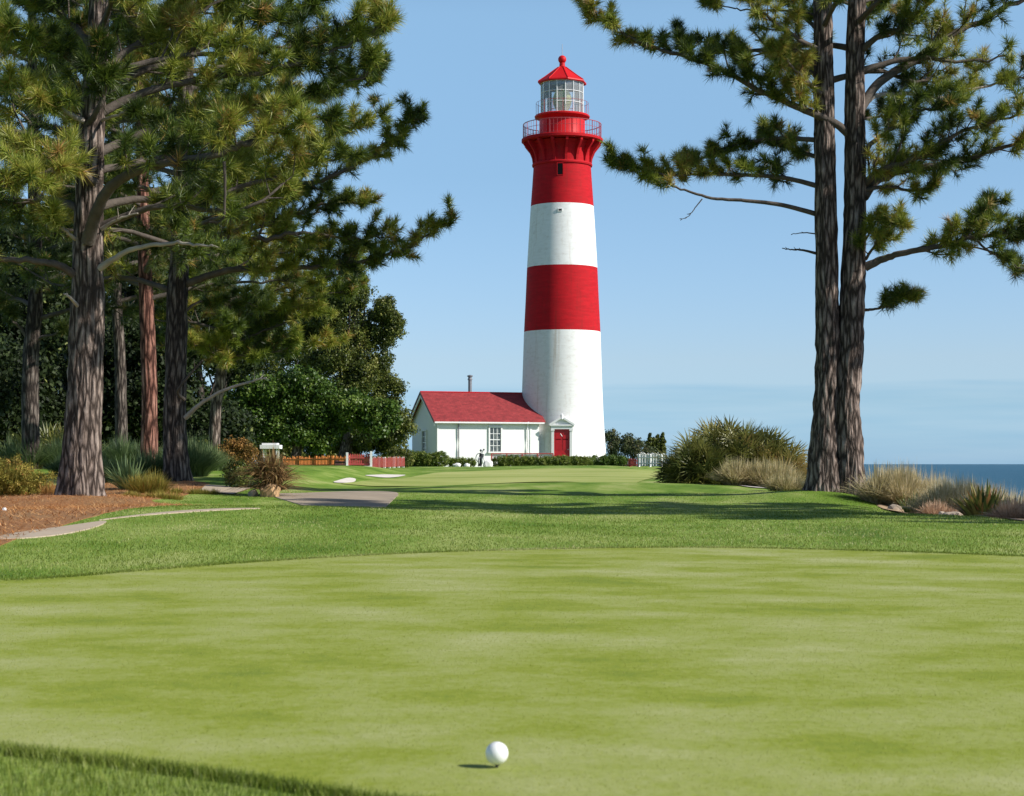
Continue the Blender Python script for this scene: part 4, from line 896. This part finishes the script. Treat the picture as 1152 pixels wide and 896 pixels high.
tuft_plant('dune_grass', 1044, 579, 26, 'low pinkish dry grass at the lawn edge below the pale mounds', 'ornamental grass', 'pinkdry', 520, .009, .95, .5, 6, 50, group='dry grasses by the sea', C=on(6.05, 25.6))
tuft_plant('dune_grass', 1138, 590, 32, 'low pinkish grass mound in the right corner in front of the flax', 'ornamental grass', 'pinkdry', 620, .007, .95, .5, 6, 46, group='dry grasses by the sea', C=on(5.75, 20.2))
tuft_plant('dune_grass', 1160, 574, 44, 'pale dune grass at the right edge behind the flax', 'ornamental grass', 'dry', 560, .008, .9, .45, 4, 30, group='dry grasses by the sea', a0=.6, C=on(7.0, 24.))
tuft_plant('dune_grass', 985, 556, 32, 'tall dune grass behind the red rock', 'ornamental grass', 'dry', 560, .010, .9, .45, 5, 40, group='dry grasses by the sea', a0=.55, C=on(6.9, 33.5))
tuft_plant('dune_grass', 1100, 560, 34, 'dune grass row against the sea, behind the flax', 'ornamental grass', 'dry', 560, .010, .9, .45, 7, 110, group='dry grasses by the sea', a0=.6, C=on(8.0, 29.))
tuft_plant('flax_plant', 1026, 561, 30, 'small green upright flax among the pale dune grass', 'plant', 'flax', 70, .035, .6, .2, 1, a0=.35, group='spiky flax plants', C=on(6.35, 28.2))
t, c = tuft_plant('flax_plant', 1105, 580, 50, 'large spiky flax with orange-tipped leaves near the right edge', 'plant', 'flax', 230, .055, .75, .22, 2, 22, a0=.55, av=.3, group='spiky flax plants', C=on(6.0, 22.6))
tuft_plant('flax_plant', 1136, 578, 44, 'green arching flax at the right edge of the view', 'plant', 'flax', 60, .045, .95, .45, 1, a0=.3, av=.12, group='spiky flax plants', C=on(6.2, 21.9))
def rock(px, py, wpx, hpx, lb, mat='rock', C=None, cat='rock', name='rock', grp=None):
    c = gx_(px, py) if C is None else np.array(C, float); s = c[1]/FPX; bm = bmesh.new(); bmesh.ops.create_icosphere(bm, subdivisions=3, radius=1)
    V = np.array([v.co for v in bm.verts]); F = [[v.index for v in f.verts] for f in bm.faces]; bm.free(); o = rng.uniform(0, 40)
    for q in range(len(V)):
        v = Vector(V[q]); V[q] *= 1+.35*noise.noise(v*1.3+Vector((o, 0, 0)))+.12*noise.noise(v*3.5+Vector((0, o, 0)))
    V = np.sign(V)*np.abs(V)**.85*np.array((wpx*s/2, wpx*s/2*.8, hpx*s*.6)); V += c+UP*hpx*s*.35
    ob = MB().add(V, F).build(name, M[mat], smooth=True, sharp=28); return tag(ob, lb, cat, grp)
for q_, (x_, y_, h_, a_) in enumerate(((7.4, 33.5, 54, .55), (7.3, 28., 56, .7), (7.4, 25.4, 56, .68), (7.5, 24.6, 56, .62), (6.6, 19.2, 50, .62))):
    tuft_plant('dune_grass', 0, 0, h_, ('dune grass clump behind the tall grass right of the pine', 'dune grass clump in the middle of the row facing the sea', 'dune grass clump behind the low pinkish grass', 'dune grass clump behind the large flax', 'dune grass clump just past the right frame corner')[q_], 'ornamental grass', 'dry', 800, .011, .9, .45, 8, 70, group='dry grasses by the sea', a0=a_, C=on(x_, y_))
rock(982, 566.5, 34, 9, 'flat reddish rock beside the right root of the twin pine', 'redrock', C=on(6.35, 31.))
rock(1006, 568, 14, 7, 'small tan rock right of the flat reddish rock', C=on(6.3, 29.3))
rock(1083, 578, 22, 10, 'tan rock at the lawn edge left of the large flax', C=on(5.75, 23.2))
rock(1070, 576, 12, 9, 'small dark rock left of the tan rock', 'rock', C=on(5.8, 24.))
rock(860, 549, 12, 6, 'small pale rock beside the sand patch under the dune grass', 'whiterock')
# big palm-like bush
def palmbush(name, C, rx, ry, rz, nf, leaf_l, lb, cat, mat, a0=.5, lw=.02, nl=15, low=.0, grp=None):
    C = np.array(C, float); t = thing(name, C, lb, cat, grp); mb = MB(); Vs = []; As = []; st = []
    d = rdir(nf); d[:, 2] = np.abs(d[:, 2])**.8*(1-low)+low; d = unit(d)
    P = C+d*np.array((rx, ry, rz))*rng.uniform(.45, .88, nf)[:, None]; P[:, 2] = np.maximum(P[:, 2], C[2]+.05)
    for q in range(nf):
        ax = unit(d[q]*.8+rng.normal(0, .3, 3)+UP*.35); u = unit(np.cross(ax, rng.normal(size=3))); v = np.cross(u, ax); a = np.clip(a0+rng.normal(0, .2), 0, 1)
        an = np.linspace(-1.25, 1.25, nl)+rng.normal(0, .05, nl); ll = leaf_l*(.75+.4*np.cos(an))*rng.uniform(.8, 1.15)
        dd = ax*np.cos(an)[:, None]+u*np.sin(an)[:, None]; tip = P[q]+dd*ll[:, None]+v*rng.normal(0, .06, nl)[:, None]*leaf_l*2-UP*(.12*ll)[:, None]
        md = P[q]+dd*(ll*.55)[:, None]; sw = unit(np.cross(dd, v))*lw
        Vs.append(np.stack([np.broadcast_to(P[q], (nl, 3)), md-sw, tip, md+sw], 1).reshape(-1, 3)); As.append(np.full(nl*4, a)+rng.normal(0, .04, nl*4))
        st.append(np.stack([C+(P[q]-C)*.1, C+(P[q]-C)*.6+UP*.1, P[q]]))
    V = np.concatenate(Vs); mb.add(V, np.arange(len(V)).reshape(-1, 4), np.clip(np.concatenate(As), 0, 1)); mb.build('fronds', M[mat], t)
    MB().tubes(np.array(st), np.full((nf, 3), .012), 4).build('stems', M['twig'], t); return t
cb = on(6.2, 48); s48 = 48/FPX
palmbush('palm_bush', on((828-576)*s48, 48), 1.8, 1.4, 1.78, 330, .68, 'large dark green bush of spiky palm fronds left of the twin pine', 'bush', 'palm', .5, .022)
palmbush('palm_bush', on((785-576)*47/FPX, 47), 1.0, .95, 1.15, 140, .55, 'darker low palm bush at the left foot of the large one', 'bush', 'palm', .3, .017)
palmbush('palm_bush', on((880-576)*47/FPX, 47.3), .95, .9, 1.45, 130, .6, 'tan-green palm bush between the large one and the pine trunk', 'bush', 'palm', .72, .017)
# left bed
d = 28.5
def bushy(name, px, py, rx, h, lb, mat, n, crad, per, size, C=None, grp=None, cat='shrub', depth=.7):
    c = gx_(px, py) if C is None else np.array(C, float); s = c[1]/FPX; bl = []
    for q in range(6): bl.append((c[0]+rng.uniform(-.55, .55)*rx*s, c[1]+rng.uniform(-.4, .4)*rx*s*depth, c[2]+h*s*rng.uniform(.3, .6), rx*s*.5, rx*s*.45*depth, h*s*.42))
    return leafy(name, c, bl, lb, cat, M[mat], n, crad, per, size, .04, grp, stems=6)
oc, _c = tuft_plant('ochre_shrub', 22, 563, 50, 'rounded fine-leaved ochre and green shrub at the left edge beside the largest pine', 'shrub', 'ochre', 300, .007, .75, .25, 9, 84, a0=.45, C=on(-8.15, 28.9))
ob_ = [(-8.15+dx_, 28.9+dy_, _c[2]+dz_, r_, r_, r_*.85) for dx_, dy_, dz_, r_ in ((0, 0, .38, .34), (-.4, .1, .34, .32), (.38, 0, .3, .3), (-.75, .2, .28, .3), (.6, .1, .2, .22), (-.15, -.25, .22, .26), (.25, -.2, .2, .24), (-.55, -.2, .2, .24), (-1.0, .1, .22, .26), (0, .1, .52, .22))]
OC = clumps(ob_, 150, .25)
MB().add(*leaves(OC, .07*rng.uniform(.6, 1.3, len(OC)), 46, .034)).build('crown', M['ochre'], oc)
tuft_plant('rust_shrub', 58, 566, 22, 'little rust red tuft between the ochre shrub and the largest pine', 'shrub', 'rust', 220, .009, .7, .25, 1, a0=.8, C=on(-7.35, 28.2))
tuft_plant('agave_plant', 140, 549, 44, 'spiky blue-green agave between the largest pine and the reddish pine', 'plant', 'bluegrass', 170, .035, 1.0, .35, 1, a0=.45, C=on(-7.1, 33.))
tuft_plant('grass_mound', 168, 545, 36, 'low green grass tuft at the foot of the reddish pine', 'ornamental grass', 'bluegrass', 420, .012, .9, .4, 4, 44, C=on(-7.9, 38.), group='green grass mounds')
tuft_plant('grass_mound', 112, 540, 34, 'green grass mound just right of the largest pine', 'ornamental grass', 'bluegrass', 420, .012, .9, .4, 4, 40, C=on(-8.3, 36.), group='green grass mounds')
tuft_plant('grass_mound', 222, 546, 52, 'tall blue-green grass mound right of the straight dark pine', 'ornamental grass', 'bluegrass', 640, .012, .85, .4, 6, 36, C=on(-6.85, 38.), group='green grass mounds')
tuft_plant('grass_mound', 248, 530, 34, 'yellow-green grass mound behind the blue-green one', 'ornamental grass', 'bluegrass', 500, .013, .85, .4, 5, 50, a0=.8, C=on(-7.0, 42.), group='green grass mounds')
tuft_plant('grass_mound', 70, 530, 30, 'dull green grass mound behind the left side of the largest pine', 'ornamental grass', 'bluegrass', 420, .013, .9, .4, 5, 60, C=on(-9.7, 38.5), group='green grass mounds')
bushy('rust_shrub', 265, 520, 26, 34, 'orange-brown leafy shrub above the grass mounds left of the white shelter', 'rust', 60, .16, 60, .07, C=on(-7.4, 47.))
bushy('dark_shrub', 268, 548, 20, 34, 'dark shaded shrub at the left of the withered palm', 'leaf_dark', 70, .12, 60, .05, C=on(-5.2, 33.8))
tuft_plant('grass_mound', 95, 575, 12, 'thin dry grass patch in the straw right of the largest pine', 'ornamental grass', 'ochre', 260, .006, .9, .3, 8, 90, a0=.55, C=on(-5.6, 28.4))
tuft_plant('grass_mound', 95, 575, 10, 'thin greenish grass patch in the straw between the pines', 'ornamental grass', 'ochre', 260, .007, .9, .3, 8, 90, a0=.35, C=on(-5.9, 31.4))
palmbush('palm_bush', on((60-576)*48/FPX, 48), 1.3, .8, 1.0, 70, .75, 'green palm fronds in the shade behind the largest pine', 'bush', 'palm', .35, .02)
tuft_plant('green_shrub', 0, 0, 46, 'grey-green shrub at the far left in front of the grove', 'shrub', 'bluegrass', 420, .014, .9, .4, 7, 90, C=on(-11.6, 43.))
tuft_plant('ochre_shrub', 0, 0, 30, 'low ochre shrub between the largest pine and the agave', 'shrub', 'ochre', 420, .008, .8, .3, 4, 34, a0=.5, C=on(-6.5, 31.5))
tuft_plant('grass_mound', 0, 0, 44, 'tall dull green grass behind the agave', 'ornamental grass', 'bluegrass', 520, .014, .85, .4, 6, 60, a0=.35, C=on(-9.6, 43.5), group='green grass mounds')
tuft_plant('grass_mound', 0, 0, 40, 'wide green grass mound between the reddish pine and the straight dark pine', 'ornamental grass', 'bluegrass', 520, .014, .85, .4, 6, 60, a0=.6, C=on(-8.1, 43.), group='green grass mounds')
# withered palm with a split tan stump at its foot
c = on((303-576)*31/FPX, 31.2)
wp = thing('withered_palm', c, 'withered brown palm plant with drooping fronds beside the asphalt path', 'plant')
mb = MB()
for (ox, oz, n_, h_) in ((0, .05, 420, .66), (.08, .22, 420, .62), (-.14, .3, 360, .58), (.02, .42, 260, .5)): mb.add(*ribbons(c+np.array((ox, .05, oz)), n_, h_*1.15, 1.15, .022, .8, .55, .28, 5, 1.1, .1))
mb.build('fronds', M['deadpalm'], wp)
rock(304, 0, 24, 15, 'tan boulder half hidden under the withered brown palm', 'tanwood', C=c+np.array((.03, -.3, -.02)))
rock(290, 0, 12, 9, 'small dark tan rock left of the boulder under the withered palm', 'rock', C=c+np.array((-.28, -.2, -.02)))
# hedges and low bushes round the cottage
def hedge(name, px0, px1, d, hpx, lb, mat='hedge', n=1.0, cat='hedge', grp=None):
    x0, x1 = (px0-576)/FPX*d, (px1-576)/FPX*d; bl = []; h = hpx/FPX*d; x = x0+h*.4
    while x < x1-h*.3:
        hh_ = h*rng.uniform(.86, 1.06); bl.append((x, d, float(H(x, d))+hh_*.48, h*.6, h*.55, hh_*.5)); x += h*.55
    return leafy(name, np.array(((x0+x1)/2, d, float(H((x0+x1)/2, d)))), bl, lb, cat, M[mat], 130*n, .15, 55, .08, .05, grp, stems=8)
hedge('hedge', 450, 507, 114, 17, 'dark rounded hedge in front of the cottage gable')
hedge('low_shrub', 503, 536, 115, 10, 'low loose shrubs along the cottage front wall', cat='shrub')
hedge('hedge', 556, 668, 113, 12, 'long low clipped hedge in front of the lighthouse door')
hedge('hedge', 664, 708, 115, 13, 'yellow-green end of planting right of the lighthouse door', 'leaf_bright')
hedge('green_shrub', 398, 448, 92, 13, 'broad flat-topped green bush behind the red pickets', 'hedge', .8, 'shrub')
hedge('dark_shrub', 441, 458, 98, 24, 'small dark bush by the left corner of the cottage', 'leaf_dark', .7, 'shrub')

# ------------------------------------------------------------------ fences, shelter, golf things
def fence(name, pa, pb, da, db, hpx, lb, mat, pmat=None, pw=.09, gap=.08, postn=3, top=True, grp=None, ragged=.0):
    A = np.array(((pa-576)/FPX*da, da)); Bv = np.array(((pb-576)/FPX*db, db)); L_ = np.linalg.norm(Bv-A); u = (Bv-A)/L_; rz = math.atan2(u[1], u[0])
    h = hpx/FPX*(da+db)/2; t = thing(name, on(*((A+Bv)/2)), lb, 'fence', grp); mb = MB(); x = pw/2
    while x < L_:
        q = A+u*x; z = float(H(*q)); hh_ = h*(1+rng.uniform(-ragged, ragged)); mb.box((q[0], q[1], z+hh_/2+.03), (pw, .025, hh_-.06), rz)
        mb.add([(q[0]-u[0]*pw/2, q[1]-u[1]*pw/2, z+hh_), (q[0]+u[0]*pw/2, q[1]+u[1]*pw/2, z+hh_), (q[0], q[1], z+hh_+.07)], [(0, 1, 2)]); x += pw+gap
    mb.build('pickets', M[mat], t)
    if top:
        for f in (.3, .8):
            P = np.array([(*(A+u*s_), float(H(*(A+u*s_)))+h*f) for s_ in np.linspace(0, L_, 6)])
            mb = MB(); [mb.box((P[k]+P[k+1])/2+np.array((u[1], -u[0], 0))*.035, (np.linalg.norm(P[k+1]-P[k]), .035, .07), rz) for k in range(5)]; mb.build('rail', M[pmat or mat], t)
    for k in range(postn):
        q = A+u*L_*k/(postn-1); MB().box((q[0]-u[1]*.07, q[1]+u[0]*.07, float(H(*q))+h*.54), (.11, .11, h*1.12), rz).build('post', M[pmat or mat], t)
    return t
fence('picket_fence', 318, 392, 88, 84, 13, 'ragged orange picket fence at the left end of the lawn', 'orange', ragged=.12, postn=5, pw=.08, gap=.035)
fence('picket_fence', 417, 455, 84, 92, 11.5, 'red and white picket fence near the cottage hedge', 'redwood', 'trim', pw=.09, gap=.16, postn=8, ragged=.08, top=False)
fence('picket_fence', 377, 391, 80, 79, 8, 'short dark weathered pickets left of the red panel', 'rake', pw=.06, gap=.06, postn=2)
t = fence('red_panel', 391, 417, 78, 78, 14.5, 'red barred panel between white posts standing on the lawn', 'redwood', pw=.075, gap=.022, postn=2)
for px in (390.5, 417.5): 
    x = (px-576)/FPX*77.9; MB().box((x, 77.9, float(H(x, 78))+.34), (.09, .09, .68 if px < 400 else .8)).build('end_post', M['trim'], t)
MB().box(((404-576)/FPX*77.9, 77.86, float(H(-6.7, 78))+.05), (1.12, .08, .08)).build('base_rail', M['trim'], t)
fence('picket_fence', 699, 717, 118, 117, 9, 'red picket fence right of the lighthouse', 'redwood', pw=.12, gap=.03, postn=3)
fence('picket_fence', 718, 756, 113, 111, 13, 'white picket fence left of the big palm bush', 'trim', pw=.13, gap=.1, postn=4)
# white-topped mound of flowers behind the white fence
bm_ = on((734-576)/FPX*118, 118)
leafy('flowering_bush', bm_, [(bm_[0]+q*.45, bm_[1], bm_[2]+.55, .35, .3, .35) for q in (-1.5, -.5, .5, 1.6)], 'white flowering bush peeping over the white fence', 'bush', paint('white_petals', (.75, .76, .72), .7, .1), 60, .13, 50, .07, .03)
# red handrail in front of the cottage
t = thing('handrail', on((554-576)/FPX*116, 116), 'low red and white railing in front of the cottage window', 'railing'); x0, x1 = (553-576)/FPX*116, (622-576)/FPX*116; z = float(H(x0, 116))
MB().box(((x0+x1)/2, 116, z+.86), (x1-x0, .06, .07)).build('rail', M['redwood'], t); MB().box(((x0+x1)/2, 116, z+.5), (x1-x0-.01, .04, .05)).build('rail', M['redwood'], t)
for k in range(5): MB().box((x0+(x1-x0)*k/4, 116, z+.44), (.09, .09, .88)).build('post', M['redwood'], t)
MB().box(((x0+x1)/2, 116.06, z+.68), (x1-x0-.1, .03, .26)).build('infill_board', M['trim'], t)
# white flat-roofed shelter behind the withered palm
d = 66; x = (305-576)/FPX*d; z = float(H(x, d)); s_ = d/FPX; zz = EYE+(HZ-503)*s_
t = thing('shelter', (x, d, z), 'small white flat-roofed shelter between the rust shrub and the dark trees', 'shelter')
MB().box((x, d, zz), (22*s_, .8, .14)).box((x-.02, d, zz+.1), (17*s_, .6, .08)).build('roof', M['trim'], t)
for dx_ in (-.24, .24):
    for dy_ in (-.28, .28): MB().box((x+dx_, d+dy_, (z+zz)/2-.04), (.05, .05, zz-z-.1)).build('post', M['trim'], t)
# golf bag on its stand in front of the cottage
d = 110; x = (540-576)/FPX*d; z = float(H(x, d)); t = thing('golf_bag', (x, d, z), 'black and white golf bag on its stand in front of the cottage', 'golf bag')
ax_ = np.array((.16, 0, .95)); mb = MB(); P = np.array([(x-.02, d, z+.04)+ax_*q for q in (0, .15, .4, .7, .82)]); mb.tubes(P, np.array([.12, .135, .13, .15, .145]), 14).build('bag_body', M['bagblack'], t, True, sharp=50)
for dx_ in (-.11, .12): MB().lathe([(.0, 0), (.055, .02), (.06, .3), (.045, .4), (0, .42)], (x+dx_+.03, d-.13, z+.2), 10).build('pocket', M['bagwhite'], t, True)
for sx_ in (-1, 1): MB().tubes(curve([(x+.1, d-.05, z+.75), (x+.1+sx_*.16, d-.3, z+.4), (x+.12+sx_*.22, d-.4, z+.01)]), np.full(15, .016), 6).build('stand_leg', M['bagblack'], t)
for k in range(6):
    q = np.array((x+.1+.05*math.cos(k*1.05), d+.05*math.sin(k*1.05), z+.8)); e = q+np.array((.05*math.cos(k*1.05)-.06+.03*k, .03, .2+.03*(k % 3)))
    c = MB().cyl(q, e, .01, 6).build('club_shaft', M['greymetal'], t); MB().lathe([(0, -.05), (.045, -.03), (.055, .02), (.03, .06), (0, .07)], e, 10).build('head_cover', M['bagblack' if k % 2 else 'bagwhite'], c, True)
MB().tubes(curve([(x-.08, d-.12, z+.25), (x-.25, d-.14, z+.5), (x-.17, d-.12, z+.78), (x+.05, d-.1, z+.85)]), np.full(22, .025), 6).build('strap', M['bagblack'], t)
rock(549, 0, 11, 7.5, 'white boulder beside the golf bag', 'whiterock', C=on((549-576)/FPX*111, 111))
rock(515, 0, 10, 4, 'low white stone at the left of the golf bag', 'whiterock', C=on((514-576)/FPX*111, 111))
rock(525, 0, 7, 4, 'smallest white stone left of the golf bag', 'whiterock', C=on((525-576)/FPX*111, 111))
rock(682, 0, 20, 6, 'white stone block at the right foot of the lighthouse', 'whiterock', C=on((680-576)/FPX*117, 117))
rock(5, 584, 5, 4, 'tiny white pebble on the pine straw at the left edge', 'whiterock')
# ball on a short dark tee
bd = EYE*FPX/(866.3-HZ)+.0; bx = (559-576)/FPX*bd; rb = .02135
tee = tag(MB().lathe([(.0, -.012), (.0022, -.01), (.0026, .0028), (.0055, .0052), (.0052, .0058), (0, .0045)], (bx, bd, .004), 14).build('golf_tee', M['bagblack'], smooth=True), 'short dark tee under the golf ball', 'tee')
th = np.linspace(0, math.pi, 33)
ball = MB().lathe([(rb*math.sin(a)+1e-6, -rb*math.cos(a)) for a in th], (bx, bd, .0095+rb), 64).build('golf_ball', M['ball'], smooth=True)
tag(ball, 'white dimpled golf ball on the putting green in the foreground', 'golf ball')
